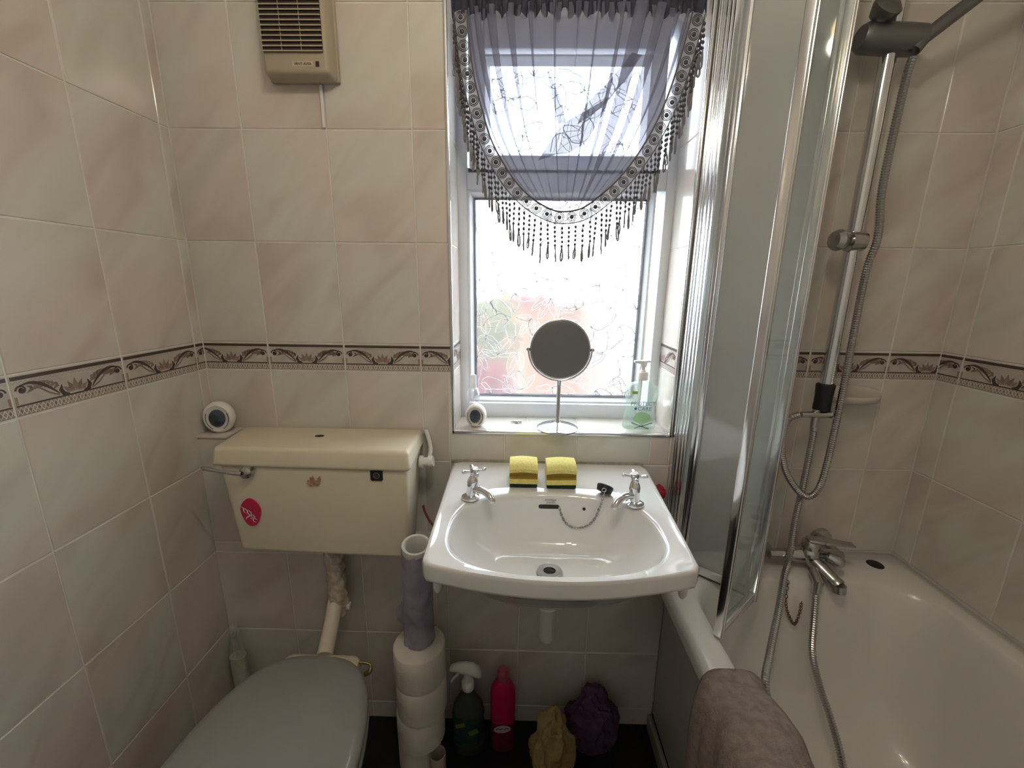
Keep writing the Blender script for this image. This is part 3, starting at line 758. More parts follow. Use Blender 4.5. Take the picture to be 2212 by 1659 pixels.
for dx, dz, l, an in ((-.006, .006, .013, -.9), (-.001, .003, .017, -.8), (.004, -.001, .015, -1.0), (.008, -.005, .012, -.7), (.0, -.004, .012, -2.2), (.006, -.010, .010, -.6)):
    q = [(-0.040+dx+math.cos(an)*l*(t-.5)+0.002*math.sin(t*6), 0.757+dz+math.sin(an)*l*(t-.5)*1.1) for t in (0, .2, .4, .6, .8, 1)]
    ribbon(bm, [(-0.037+(u_+0.037)*1.7, 0.757+(v_-.757)*1.7) for u_, v_ in q], [.0008, .0022, .003, .003, .0022, .0008], front(-.03, 0)-0.0024)
obj('sticker_scrawl', bm, M_white, st, smooth=False)
bm = NB(); x, z = 0.2785, 0.8655; yb = front(x, z)
extrude_poly(bm, [Vector((p.x, yb-0.0025, p.y)) for p in outline_rr(x-0.0145, x+0.0145, z-0.0135, z+0.0135, 0.004, 5)], (0, 0.003, 0)); sq = obj('badge', bm, M_black, cis, smooth=False); sq['label'] = 'small black square badge'
bm = NB(); torus(bm, (x, yb-0.0027, z), 0.007, 0.0008, 'y', 18, 4); ribbon(bm, [(x-.005, z-.004), (x-.001, z+.004), (x+.002, z-.002), (x+.005, z+.004)], .0014, yb-.0029); obj('badge_emblem', bm, mat('badge_grey', (0.17, 0.18, 0.18), .5), sq, smooth=False)
M_brown = mat('worn_brown_transfer', (0.36, 0.17, 0.10), 0.7, col2=(0.62, 0.45, 0.30), vscale=160)
bm = NB()
for k in range(9):
    a = PI*(0.05+0.1125*k); l = rr.uniform(.016, .029); c = Vector((0.130+rr.uniform(-.008, .008), 0, 0.837)); d = Vector((math.cos(a), 0, math.sin(a))); n_ = Vector((-d.z, 0, d.x))
    vv = [c, c+d*l*.6+n_*.0048, c+d*l, c+d*l*.55-n_*.005]; add_faces(bm, [Vector((v.x, front(.13, 0)-.0010-.0002*k, v.z)) for v in vv], [(0, 1, 2, 3)])
obj('flower_transfer', bm, M_brown, cis, smooth=False)['label'] = 'worn brown flower transfer'
val = NB(); tube(val, [(0.350, -0.058, .845), (0.358, -0.058, .845), (0.360, -0.058, .845), (0.372, -0.058, .846), (0.374, -0.058, .846), (0.386, -0.058, .848)], [.017, .017, .012, .012, .0155, .0145], 16); val = obj('inlet_valve', val, M_white, cis)
bm = NB(); tube(bm, catmull([(0.372, -0.050, .848), (0.372, -0.025, .865), (0.366, -0.010, .885), (0.357, -0.008, .918)], 5), .006, 10); obj('inlet_pipe', bm, M_white, val)

# flush pipe with ragged sealant sleeve
fp = thing('flush_pipe', 'white flush pipe with flaking sealant between cistern and toilet', 'pipe', (0.12, -0.12, 0.42))
bm = NB(); tube(bm, catmull([(0.126, -0.125, .648), (0.125, -0.122, .56), (0.124, -0.118, .49), (0.121, -0.135, .455), (0.128, -0.180, .425), (0.140, -0.245, .405)], 6), .0195, 18); obj('pipe', bm, mat('cream_white_pipe', (0.74, 0.68, 0.56), .4), fp)
bm = NB(); rs = random.Random(11); loops = []
for i in range(16):
    z = 0.645-0.0145*i
    loops.append([Vector((0.1265+(0.0235+rs.uniform(-.003, .004)+(0.006 if 12 < i < 15 and abs(k) < 4 else 0))*math.cos(2*PI*k/16), -0.121+(0.0235+rs.uniform(-.003, .003))*math.sin(2*PI*k/16), z+rs.uniform(-.003, .003))) for k in range(16)])
loft(bm, loops); obj('sealant_sleeve', bm, mat('flaking_sealant', (0.66, 0.60, 0.51), .9, col2=(0.40, 0.32, 0.24), vscale=55, bump=0.5, bscale=120), fp, angle=25)
bm = NB(); box(bm, 0.1465, 0.158, -0.128, -0.112, .437, .452, .002); obj('pipe_clip', bm, M_white, fp)
for dx, z0, z1 in ((-.033, .632, .50), (-.026, .61, .49)):
    bm = NB(); tube(bm, catmull([(0.1265+dx, BY-.003, z0), (0.1265+dx+.004, BY-.003, (z0+z1)/2), (0.1265+dx+.011, BY-.003, z1)], 5), [.0035, .003, .003, .0028, .0025, .0025, .002, .002, .0015, .0015, .001], 7); obj('torn_strip', bm, M_rust, fp)

# ------------------------------------------------------------------ toilet
toi = thing('toilet', 'cream toilet with a closed grey lid in the lower left corner', 'toilet', (0.14, -0.5, 0))
def seat_loop(z, grow=0.0, y0=-0.262, ln=0.445, hw=0.182, n=64):
    out = []
    cy = y0-ln*0.56
    for k in range(n):
        a = 2*PI*k/n; c, s = math.cos(a), math.sin(a)
        if s > 0: ry, e = ln*0.56+grow, 3.0
        else: ry, e = ln*0.44+grow, 2.05
        rx = hw+grow
        r = (abs(c/rx)**e+abs(s/ry)**e)**(-1/e)
        x = r*c; y = r*s
        x *= 1-0.16*max(0, (y/(ln*0.56)))**1.2 if y > 0 else 1
        out.append(Vector((0.137+x, cy+y, z)))
    return out
bm = NB(); loft(bm, [seat_loop(.409, -.012), seat_loop(.410, -.002), seat_loop(.414, .001), seat_loop(.424, .0), seat_loop(.431, -.006), seat_loop(.4345, -.02), seat_loop(.4365, -.06), seat_loop(.4375, -.12)], True, True); obj('lid', bm, M_seatgrey, toi, angle=60)
bm = NB(); loft(bm, [seat_loop(.386, -.02), seat_loop(.386, -.004), seat_loop(.390, .002), seat_loop(.402, .002), seat_loop(.407, -.004), seat_loop(.407, -.055), seat_loop(.39, -.06), seat_loop(.386, -.02)]); obj('seat', bm, mat('darker_grey_seat', (0.27, 0.275, 0.265), .2, coat=.4), toi, angle=60)
def pan_loop(z, k, dy=0.0): 
    return [Vector((0.140+(p.x-.140)*k, -0.50+(p.y+.50)*k+dy, z)) for p in seat_loop(0, 0)]
bm = NB(); loft(bm, [pan_loop(.0, .60, .06), pan_loop(.03, .60, .06), pan_loop(.15, .58, .06), pan_loop(.26, .74, .04), pan_loop(.34, .92, .01), pan_loop(.372, .975, .0), pan_loop(.384, .975, .0), pan_loop(.384, .80), pan_loop(.30, .70), pan_loop(.2, .4)], True, True)
obj('pan', bm, M_cream, toi, angle=60)
bm = NB(); loops = []
for z, g in ((.345, -.004), (.395, 0), (.405, -.004), (.408, -.012)):
    loops.append([Vector(p) for p in outline_rr(0.045-g*0, 0.232, -0.30, -0.236-(-g), .022, 8, z)])
loft(bm, loops, True, True); obj('pan_shelf', bm, M_cream, toi, angle=60)
for x in (0.085, 0.195):
    bm = NB(); tube(bm, [(x, -0.270, .405), (x, -0.270, .418)], .009, 14); tube(bm, [(x-.012, -0.271, .416), (x+.012, -0.271, .416)], .006, 12); obj('hinge', bm, M_cream, toi)
bm = NB(); tube(bm, catmull([(0.232, -0.262, .409), (0.258, -0.262, .404), (0.262, -0.272, .395), (0.25, -0.276, .388)], 5), [.003]*8+[.0055]*8, 10); obj('seat_bolt', bm, mat('old_brass', (0.36, 0.27, 0.13), .4, .8), toi)

# ------------------------------------------------------------------ bath screen
scr = thing('bath_screen', 'folding glass bath screen in polished aluminium frames', 'bath screen', (1.08, -0.16, BZ))
ZS0, ZS1 = BZ+0.006, 2.02
bm = NB(); box(bm, 1.030, 1.066, -0.022, -0.001, ZS0, ZS1, .002)
for k, (a, b) in enumerate(((-.028, -.022), (-.044, -.030), (-.052, -.046), (-.066, -.054), (-.072, -.068), (-.085, -.074))):
    box(bm, 1.033+0.002*(k % 2), 1.064-0.003*(k % 2), a, b, ZS0, ZS1, .0018)
box(bm, 1.037, 1.060, -0.084, -0.02, ZS0, ZS1)
obj('wall_post', bm, M_alu, scr)
def screen_panel(nm, a, b, s0, s1, outer):
    """glazed leaf between plan points a and b with stiles s0,s1 wide"""
    A, B = Vector((*a, 0)), Vector((*b, 0)); d = (B-A); ln = d.length; d.normalize(); n = Vector((-d.y, d.x, 0))
    Mx = Matrix(((d.x, n.x, 0, A.x), (d.y, n.y, 0, A.y), (0, 0, 1, 0), (0, 0, 0, 1)))
    g = NB(); box(g, s0*.5, ln-s1*.5, -.002, .002, ZS0+.01, ZS1-.01); bmesh.ops.transform(g, matrix=Mx, verts=g.verts)
    root = obj(nm, g, M_screen2 if outer else M_screen, scr, smooth=False)
    for c0, c1 in ((0, s0), (ln-s1, ln)):
        if c1-c0 < .001: continue
        q = NB(); w_ = c1-c0
        box(q, c0, c1, -.009, .009, ZS0, ZS1, .003, 3)
        box(q, c0+w_*.3, c1-w_*.3, -.0105, .0105, ZS0, ZS1, .0012)
        bmesh.ops.transform(q, matrix=Mx, verts=q.verts); obj('stile', q, M_alu, root)
    for z0, z1 in ((ZS0+.002, ZS0+.026), (ZS1-.026, ZS1)):
        q = NB(); box(q, s0*.6, ln-s1*.6, -.0075, .0075, z0, z1, .002); bmesh.ops.transform(q, matrix=Mx, verts=q.verts); obj('rail', q, M_alu, root)
    q = NB(); box(q, s0*.5, ln-s1*.5, -.004, .004, BZ+.0012, ZS0+.003); bmesh.ops.transform(q, matrix=Mx, verts=q.verts); obj('drip_seal', q, mat('grey_rubber_'+nm, (.10, .10, .10), .7), root)
    return root
screen_panel('wall_leaf', (1.058, -0.090), (1.187, -0.195), .012, .014, 0)
screen_panel('folded_leaf', (1.188, -0.206), (1.046, -0.326), .014, .017, 1)
bm = NB(); tube(bm, [(1.192, -0.2, ZS0), (1.192, -0.2, ZS1)], .007, 12); obj('hinge_tube', bm, M_alu, scr)

# ------------------------------------------------------------------ shower rail, hoses, mixer
RX, RY = 1.372, -0.062
rail = thing('shower_rail', 'chrome shower riser rail on the back wall beside the bath screen', 'shower rail', (RX, RY, 1.0))
bm = NB(); tube(bm, [(RX, RY, 1.04), (RX, RY, 2.02)], .0150, 24); obj('rail', bm, M_chrome, rail)
bm = NB(); tube(bm, [(RX, RY, 1.008), (RX, RY, 1.012), (RX, RY, 1.040), (RX, RY, 1.074), (RX, RY, 1.078)], [.017, .0195, .019, .0208, .017], 24); obj('lower_bracket', bm, M_black, rail)
bm = NB(); tube(bm, [(RX, RY, 2.0), (RX, -0.001, 2.0)], .012, 14); sphere(bm, (RX, RY, 2.01), .016); obj('upper_bracket', bm, M_steel, rail)
bm = NB(); tube(bm, [(RX-.014, RY-.004, 1.012), (RX-.014, RY-.004, .965)], [.009, .008], 14)
tube(bm, [(RX-.052, RY-.006, .998), (RX-.02, RY-.008, .999), (RX+.014, RY-.009, 1.0), (RX+.018, RY-.009, 1.0), (RX+.024, RY-.009, 1.0)], [.007, .008, .0088, .0105, .006], 14)
tube(bm, [(RX-.010, RY-.002, .985), (RX-.010, RY-.002, .955)], [.0075, .009], 12)
obj('hose_coupling', bm, M_steel, rail)
bm = NB(); tube(bm, [(RX-.016, RY-.006, 1.412), (RX+.016, RY-.006, 1.412)], .022, 20); tube(bm, [(RX-.010, RY-.012, 1.413), (RX-.024, RY-.014, 1.413), (RX-.030, RY-.015, 1.413), (RX-.048, RY-.018, 1.413), (RX-.058, RY-.019, 1.413), (RX-.062, RY-.019, 1.413)], [.013, .011, .019, .0240, .019, .006], 20); obj('clamp_knob', bm, M_steel, rail)
sl = NB(); tube(sl, [(RX-.070, RY-.006, 1.812), (RX-.060, RY-.006, 1.811), (RX+.02, RY-.006, 1.808), (RX+.052, RY-.008, 1.806), (RX+.060, RY-.009, 1.806)], [.022, .028, .029, .028, .016], 22); sl = obj('slider', sl, M_darkchrome, rail)
bm = NB(); tube(bm, [(RX-.042, RY-.012, 1.842), (RX-.041, RY-.026, 1.852), (RX-.040, RY-.032, 1.856), (RX-.039, RY-.040, 1.861)], [.020, .027, .0275, .014], 20); obj('slider_knob', bm, M_darkchrome, sl)
hand = thing('shower_handset', 'dark chrome shower handset held in the slider at the top of the rail', 'shower head', (RX+.05, RY-.02, 1.80))
bm = NB(); tube(bm, [(RX+.034, RY-.022, 1.782), (RX+.050, RY-.022, 1.805), (RX+.085, RY-.03, 1.835), (RX+.140, RY-.045, 1.880), (RX+.20, RY-.06, 1.925)], [.010, .013, .0135, .0125, .014], 18); obj('handle', bm, M_darkchrome, hand)
bm = NB(); Mh_ = Matrix.Rotation(math.radians(65), 3, 'X') @ Matrix.Rotation(math.radians(25), 3, 'Y'); lathe(bm, [(0.0001, -.012), (.02, -.012), (.044, .0), (.046, .012), (.0001, .014)], (RX+.225, RY-.08, 1.945), 28, M=Mh_); obj('spray_head', bm, M_steel, hand)
def hose(name, label, pts, par_loc):
    P_ = catmull(pts, 30); ds = [0]
    for a, b in zip(P_[:-1], P_[1:]): ds.append(ds[-1]+(b-a).length)
    st = 0.0028; n = int(ds[-1]/st); out, rs_ = [], []; i = 0
    for k in range(n):
        s = k*st
        while i < len(ds)-2 and ds[i+1] < s: i += 1
        out.append(P_[i].lerp(P_[i+1], (s-ds[i])/max(ds[i+1]-ds[i], 1e-9))); rs_.append(.0088 if k % 2 else .0070)
    bm = NB(); tube(bm, out, rs_, 10); o = obj(name, bm, M_steel, None, angle=20); return tag(o, label, 'hose')
hose('shower_hose', 'ribbed metal hose looping down beside the rail from the handset', [(1.408, -0.082, 1.772), (1.402, -0.082, 1.72), (1.400, -0.080, 1.529), (1.402, -0.092, 1.420), (1.399, -0.082, 1.331), (1.399, -0.084, 1.079), (1.395, -0.088, .971), (1.394, -0.086, .872), (1.389, -0.083, .807), (1.367, -0.083, .780), (1.334, -0.080, .800), (1.297, -0.078, .854), (1.277, -0.076, .930), (1.288, -0.072, .985), (1.318, -0.068, .998)], None)
hose('bath_hose', 'ribbed metal hose hanging from the rail into the bathtub and up to the mixer', [(1.362, -0.064, .958), (1.364, -0.062, .916), (1.362, -0.062, .799), (1.354, -0.068, .693), (1.338, -0.095, .610), (1.306, -0.132, .575), (1.262, -0.195, .525), (1.195, -0.285, .489), (1.147, -0.36, .470), (1.165, -0.42, .40), (1.19, -0.48, .28), (1.23, -0.51, .205), (1.285, -0.49, .205), (1.318, -0.43, .240), (1.344, -0.35, .292), (1.358, -0.29, .322), (1.362, -0.24, .357), (1.362, -0.20, .412), (1.370, -0.175, .485), (1.381, -0.150, .550)], None)
mx = thing('bath_mixer', 'chrome bath mixer tap with a flat lever over the tub end', 'tap', (1.40, -0.07, .60))
bm = NB(); tube(bm, [(1.295, -0.075, .606), (1.318, -0.075, .606), (1.352, -0.075, .606), (1.365, -0.075, .606), (1.425, -0.075, .606), (1.44, -0.075, .606), (1.475, -0.075, .604), (1.49, -0.075, .604)], [.013, .014, .0165, .021, .021, .017, .016, .013], 22)
sphere(bm, (1.400, -0.078, .613), .028, 20, 12); obj('body', bm, M_steel, mx)
for x in (1.302, 1.482):
    bm = NB(); tube(bm, [(x, -0.075, .606), (x, -0.012, .612), (x, -0.011, .612), (x, -0.001, .612)], [.011, .011, .027, .029], 22); obj('wall_flange', bm, M_steel, mx)
bm = NB(); tube(bm, [(1.400, -0.078, .630), (1.400, -0.079, .645), (1.400, -0.080, .652)], [.023, .0215, .017], 20)
hexa(bm, [(1.388, -0.088, .646), (1.425, -0.098, .646), (1.425, -0.070, .650), (1.388, -0.070, .650), (1.388, -0.088, .655), (1.425, -0.098, .656), (1.425, -0.070, .660), (1.388, -0.070, .660)], .002)
hexa(bm, [(1.424, -0.099, .648), (1.497, -0.106, .648), (1.497, -0.088, .649), (1.424, -0.070, .650), (1.424, -0.099, .656), (1.497, -0.106, .653), (1.497, -0.088, .654), (1.424, -0.070, .660)], .0018); obj('lever', bm, M_steel, mx)
bm = NB(); tube(bm, catmull([(1.402, -0.085, .600), (1.414, -0.115, .588), (1.425, -0.142, .577), (1.430, -0.155, .571)], 5), [.0185]*6+[.0175]*6+[.0185]*4, 18); tube(bm, [(1.430, -0.154, .574), (1.431, -0.158, .556)], [.0175, .016], 16); obj('spout', bm, M_steel, mx)
bm = NB(); tube(bm, [(1.432, -0.10, .618), (1.452, -0.112, .612), (1.462, -0.118, .609)], [.014, .0175, .012], 16); obj('diverter_knob', bm, M_steel, mx)
bm = NB(); tube(bm, [(1.388, -0.115, .590), (1.382, -0.150, .575), (1.381, -0.150, .552)], [.011, .012, .011], 16); obj('hose_outlet', bm, M_steel, mx)

# built-in ceramic soap holder
sd = thing('soap_holder', 'beige ceramic soap holder fixed to the tiles beside the shower rail', 'soap dish', (1.475, -0.02, 1.03))
bm = NB(); loops = []
for q, (dx, dz, dy) in enumerate(((0.078, .030, 0), (0.080, .030, -.004), (0.078, .027, -.010), (0.070, .018, -.012))):
    lp = []
    for k in range(32):
        a = 2*PI*k/32; lp.append(Vector((1.482+dx*math.cos(a), dy-.0005, 1.040+dz*math.sin(a)*(1.0 if math.sin(a) < 0 else .7))))
    loops.append(lp)
loft(bm, loops, cap1=True); bmesh.ops.recalc_face_normals(bm, faces=bm.faces); obj('back_plate', bm, mat('beige_ceramic', (.66, .60, .54), .2), sd, angle=50)
bm = NB(); loops = []
for r, dz, yy in ((.2, -.006, 0), (.55, -.004, 0), (.85, .002, 0), (.95, .008, 0), (1.0, .006, 0), (.96, -.006, 0), (.7, -.013, 0), (.3, -.016, 0)):
    loops.append([Vector((1.482+.070*r*math.cos(PI+PI*k/20), -.010+.040*r*math.sin(PI+PI*k/20), 1.030+dz)) for k in range(21)])
loft(bm, loops, closed=False); obj('tray', bm, mat('beige_ceramic_tray', (.66, .60, .54), .2), sd, angle=60)

# ------------------------------------------------------------------ extractor fan
fan = thing('extractor_fan', 'beige wall extractor fan with dark louvres high beside the window', 'extractor fan', (0.115, 0, 1.72))
bm = NB(); box(bm, 0.030, 0.190, -0.012, -0.0005, 1.750, 1.965, .004); obj('back_plate', bm, M_creamdark, fan)
bm = NB(); hexa(bm, [(0.040, -0.050, 1.752), (0.182, -0.050, 1.752), (0.188, -0.010, 1.748), (0.032, -0.010, 1.748), (0.040, -0.050, 1.968), (0.182, -0.050, 1.968), (0.188, -0.010, 1.968), (0.032, -0.010, 1.968)], .008, 3); obj('housing', bm, M_creamdark, fan)
bm = NB(); box(bm, 0.043, 0.174, -0.0515, -0.0495, 1.792, 1.889); lg = obj('louvre_recess', bm, M_slot, fan)
sl0 = None
for k in range(11):
    z = 1.7925+k*0.00955
    bm = NB(); hexa(bm, [(0.043, -0.0555, z-.0016), (0.174, -0.0555, z-.0016), (0.174, -0.0505, z+.001), (0.043, -0.0505, z+.001), (0.043, -0.0545, z+.0016), (0.174, -0.0545, z+.0016), (0.174, -0.0505, z+.0028), (0.043, -0.0505, z+.0028)]); obj('louvre', bm, M_creamdark, fan)
for x in (0.085, 0.128):
    bm = NB(); box(bm, x-.0006, x+.0006, -.0530, -.051, 1.792, 1.889); obj('mullion', bm, M_creamdark, fan)
bm = NB(); box(bm, 0.104, 0.150, -.0506, -.0495, 1.7645, 1.7745); bd = obj('name_strip', bm, mat('pale_name_strip', (.62, .52, .36), .4), fan)
obj('name_print', text_bm('VENT-AXIA', .0075, Matrix.Translation((.127, -.0508, 1.7695)) @ Matrix.Rotation(PI/2, 4, 'X')), M_black, bd, smooth=False)
bm = NB(); box(bm, 0.1555, 0.1630, -.0510, -.0495, 1.7645, 1.7745); obj('black_mark', bm, M_slot, fan)
bm = NB(); box(bm, 0.139, 0.1462, -.006, -.0005, 1.66, 1.748, .0015); o = obj('cable_cover', bm, M_white); tag(o, 'short off-white cable cover strip below the extractor fan', 'cable cover')

# ------------------------------------------------------------------ things on ledge and sill
M_airwhite = mat('white_air_freshener', (.86, .83, .77), .3)
M_airdark = mat('blue_grey_gel', (.10, .13, .19), .12, coat=.5, col2=(.035, .045, .07), vscale=30)
def freshener(label, c, r, tilt, groupn='air fresheners'):
    t = thing('air_freshener', label, 'air freshener', c, groupn)
    bm = NB(); Mr = Matrix.Rotation(tilt, 3, 'Z'); C = Vector(c)+Vector((0, 0, r*1.04))
    prof = [(.0001, -.020), (.70*r, -.020), (.92*r, -.014), (1.0*r, -.004), (.985*r, .006), (.88*r, .012), (.80*r, .0135), (.76*r, .0125), (.60*r, .0105)]
    loops = []
    for rr_, h in prof:
        loops.append([C+Mr @ Vector((rr_*math.cos(2*PI*k/40)*.93, -h, max(rr_*math.sin(2*PI*k/40)*1.06, -r*1.04))) for k in range(40)])
    loft(bm, loops, cap1=True); bmesh.ops.recalc_face_normals(bm, faces=bm.faces); obj('case', bm, M_airwhite, t, angle=45)
    bm = NB(); loops = []
    for rr_, h in ((.52*r, .0100), (.50*r, .0145), (.40*r, .0165), (.0001, .0175)):
        loops.append([C+Mr @ Vector((rr_*math.cos(2*PI*k/32)*.93, -h, rr_*math.sin(2*PI*k/32)*1.14)) for k in range(32)])
    loft(bm, loops); bmesh.ops.recalc_face_normals(bm, faces=bm.faces); obj('gel_window', bm, M_airdark, t, angle=45)
    for a0, a1 in ((-1.1, .45), (PI-.45, PI+1.1)):
        bm = NB(); pts = [C+Mr @ Vector((.715*r*math.cos(a0+(a1-a0)*k/14)*.93, -.0135, .715*r*math.sin(a0+(a1-a0)*k/14)*1.10)) for k in range(15)]
        tube(bm, pts, .0007, 6); obj('groove', bm, M_slot, t)
freshener('round white air freshener on the tiled ledge beside the cistern', (-0.186, -0.042, .9125), .0405, 0.22)
freshener('round white air freshener on the window sill beside the left reveal', (0.490, 0.038, WZ0), .0320, -0.1)
sb = thing('small_clear_bottle', 'small clear bottle behind the air freshener on the window sill', 'bottle', (0.477, 0.090, WZ0))
M_clear = mix_mat('clear_plastic', [('t', (.95, .96, .96), 0, .66), ('g', (.9, .9, .9), .08, .18), ('d', (.85, .87, .87), 0, .16)])
bm = NB(); lathe(bm, [(.0001, 0), (.017, 0), (.019, .004), (.019, .085), (.014, .098), (.009, .102)], (0.477, 0.090, WZ0), 20); obj('body', bm, M_clear, sb)
bm = NB(); lathe(bm, [(.009, .100), (.010, .102), (.010, .136), (.008, .139), (.0001, .139)], (0.477, 0.090, WZ0), 20); obj('cap', bm, mix_mat('milky_cap', [('t', (1, 1, 1), 0, .35), ('d', (.85, .85, .85), 0, .65)]), sb)
kt = thing('sill_trinket', 'tiny silver trinket lying on the window sill beside the mirror', 'trinket', (0.607, 0.074, WZ0))
bm = NB(); sphere(bm, (0.603, 0.072, WZ0+.0045), .0055, 10, 6, (1, .9, .8)); tube(bm, catmull([(0.597, 0.074, WZ0+.003), (0.592, 0.071, WZ0+.005), (0.589, 0.075, WZ0+.003)], 4), .0018, 6); obj('charm', bm, M_steel, kt)
bm = NB(); torus(bm, (0.614, 0.073, WZ0+.0035), .005, .0013, 'z', 14, 6); tube(bm, [(0.606, 0.073, WZ0+.003), (0.611, 0.066, WZ0+.002)], .0016, 6); obj('loop', bm, M_steel, kt)

mir = thing('vanity_mirror', 'round dark-backed vanity mirror on a chrome stand in the window', 'mirror', (0.7195, 0.030, WZ0))
mx_, my_ = 0.7195, 0.030; mz = 1.1385; MR = .080
bm = NB(); lathe(bm, [(.0001, .0215), (.006, .0215), (.010, .018), (.030, .013), (.052, .008), (.0575, .0045), (.058, .001), (.055, 0)], (mx_, my_, WZ0), 48); obj('base', bm, M_chrome, mir)
bm = NB(); tube(bm, [(mx_, my_, WZ0+.018), (mx_, my_, WZ0+.03), (mx_, my_, 1.03), (mx_, my_, 1.048), (mx_, my_, 1.054)], [.0075, .0052, .0058, .0062, .0075], 18); obj('stem', bm, M_chrome, mir)
bm = NB(); pts = [(mx_+(MR+.0055)*math.cos(a), my_, mz+(MR+.0055)*math.sin(a)) for a in [PI+.0+PI*k/30 for k in range(31)]]; tube(bm, pts, .0026, 10); obj('yoke', bm, M_chrome, mir)
for s in (-1, 1):
    bm = NB(); sphere(bm, (mx_+s*(MR+.0065), my_, mz), .0058, 12, 8); obj('pivot_knob', bm, M_steel, mir)
hd_ = NB(); prof = [(.0001, .0065), (MR*.80, .0060), (MR*.95, .0045), (MR*.975, .003)]
lathe(hd_, prof, (mx_, my_, mz), 64, axis='y'); hd_ = obj('back_disc', hd_, M_mirrorback, mir)
bm = NB(); torus(bm, (mx_, my_, mz), MR*.975, .004, 'y', 64, 10); obj('rim', bm, M_steel, hd_)
bm = NB(); lathe(bm, [(.0001, -.003), (MR*.96, -.003)], (mx_, my_, mz), 48, axis='y'); obj('mirror_glass', bm, mat('mirror_glass', (.9, .9, .9), .02, 1.0), hd_)

# hand soap
hs = thing('hand_soap_bottle', 'clear pump bottle of pale green hand soap on the window sill', 'soap bottle', (0.953, 0.055, WZ0))
hx, hy = 0.953, 0.055
M_soapgreen = mix_mat('pale_green_liquid', [('t', (.90, .96, .92), 0, .68), ('d', (.62, .72, .66), 0, .17), ('l', (.7, .8, .74), 0, .07), ('g', (.9, .9, .9), .06, .08)])
bm = NB(); loops = []
for h, wd, dp in ((0, .040, .020), (.004, .0455, .024), (.03, .0445, .024), (.055, .0395, .023), (.072, .0385, .0225), (.090, .043, .0235), (.108, .0455, .024), (.120, .044, .0235), (.128, .034, .021), (.134, .018, .015), (.138, .0135, .0135), (.142, .0135, .0135)):
    lp = []
    for k in range(40):
        a = 2*PI*k/40; c, s = math.cos(a), math.sin(a); e = 2.8 if h < .13 else 2.0
        r = (abs(c/wd)**e+abs(s/dp)**e)**(-1/e); lp.append(Vector((hx+r*c, hy+r*s, WZ0+h)))
    loops.append(lp)
loft(bm, loops, True, True); body = obj('body', bm, M_soapgreen, hs, angle=60)
bm = NB(); lathe(bm, [(.0145, .140), (.0155, .141), (.0155, .160), (.014, .162), (.008, .163), (.008, .166), (.0055, .168), (.0055, .186)], (hx, hy, WZ0), 24); obj('pump_collar', bm, M_white, hs)
bm = NB(); lathe(bm, [(.0075, .176), (.009, .178), (.0105, .190), (.0098, .194), (.0001, .195)], (hx, hy, WZ0), 20); hexa(bm, [(hx-.026, hy-.006, WZ0+.1875), (hx, hy-.008, WZ0+.184), (hx, hy+.008, WZ0+.184), (hx-.026, hy+.006, WZ0+.1875), (hx-.026, hy-.006, WZ0+.1935), (hx, hy-.008, WZ0+.1945), (hx, hy+.008, WZ0+.1945), (hx-.026, hy+.006, WZ0+.1935)], .0015); box(bm, hx-.004, hx+.018, hy-.006, hy+.006, WZ0+.1885, WZ0+.1945, .0015); obj('pump_head', bm, M_white, hs)
bm = NB(); tube(bm, [(hx-.001, hy+.002, WZ0+.14), (hx-.004, hy+.002, WZ0+.02)], .003, 8); obj('dip_tube', bm, M_white, hs)
fy = hy-.0245
RX90 = Matrix.Rotation(PI/2, 4, 'X')
M_navy = mat('slate_print', (.20, .26, .31), .4); M_blue = mat('cross_blue_print', (.03, .15, .42), .4)
M_lab = mix_mat('green_clear_label', [('t', (.75, .95, .7), 0, .45), ('d', (.42, .66, .36), 0, .55)])
obj('label_print', text_bm('PROTECT', .0158, Matrix.Translation((hx+.001, fy-.0005, WZ0+.0765)) @ RX90), M_navy, body, smooth=False)
obj('label_print', text_bm('CARE', .0158, Matrix.Translation((hx+.006, fy-.0005, WZ0+.0625)) @ RX90), M_navy, body, smooth=False)
bm = NB(); box(bm, hx-.0225, hx-.0145, fy-.0008, fy, WZ0+.0612, WZ0+.0642); box(bm, hx-.0200, hx-.0170, fy-.0009, fy, WZ0+.0588, WZ0+.0668); obj('cross_print', bm, M_blue, body, smooth=False)
bm = NB(); ribbon(bm, [(hx-.032, WZ0+.108), (hx-.016, WZ0+.108)], .008, fy+.0005); obj('corner_label', bm, mat('lime_label', (.42, .50, .10), .5), body, smooth=False)
bm = NB(); add_faces(bm, [(hx-.024, fy, WZ0+.030), (hx+.026, fy, WZ0+.030), (hx+.022, fy, WZ0+.046), (hx, fy-.0004, WZ0+.054), (hx-.016, fy, WZ0+.050)], [(0, 1, 2, 3, 4)]); add_faces(bm, [(hx-.024, fy, WZ0+.030), (hx+.002, fy, WZ0+.014), (hx+.026, fy, WZ0+.030)], [(0, 1, 2)]); obj('shield_label', bm, M_lab, body, smooth=False)
bm = NB(); ribbon(bm, [(hx-.028, WZ0+.022), (hx+.022, WZ0+.004)], .003, fy-.0006); ribbon(bm, [(hx+.030, WZ0+.022), (hx-.018, WZ0+.006)], .003, fy-.0006); obj('band_print', bm, mat('grey_green_print', (.25, .38, .33), .5), body, smooth=False)

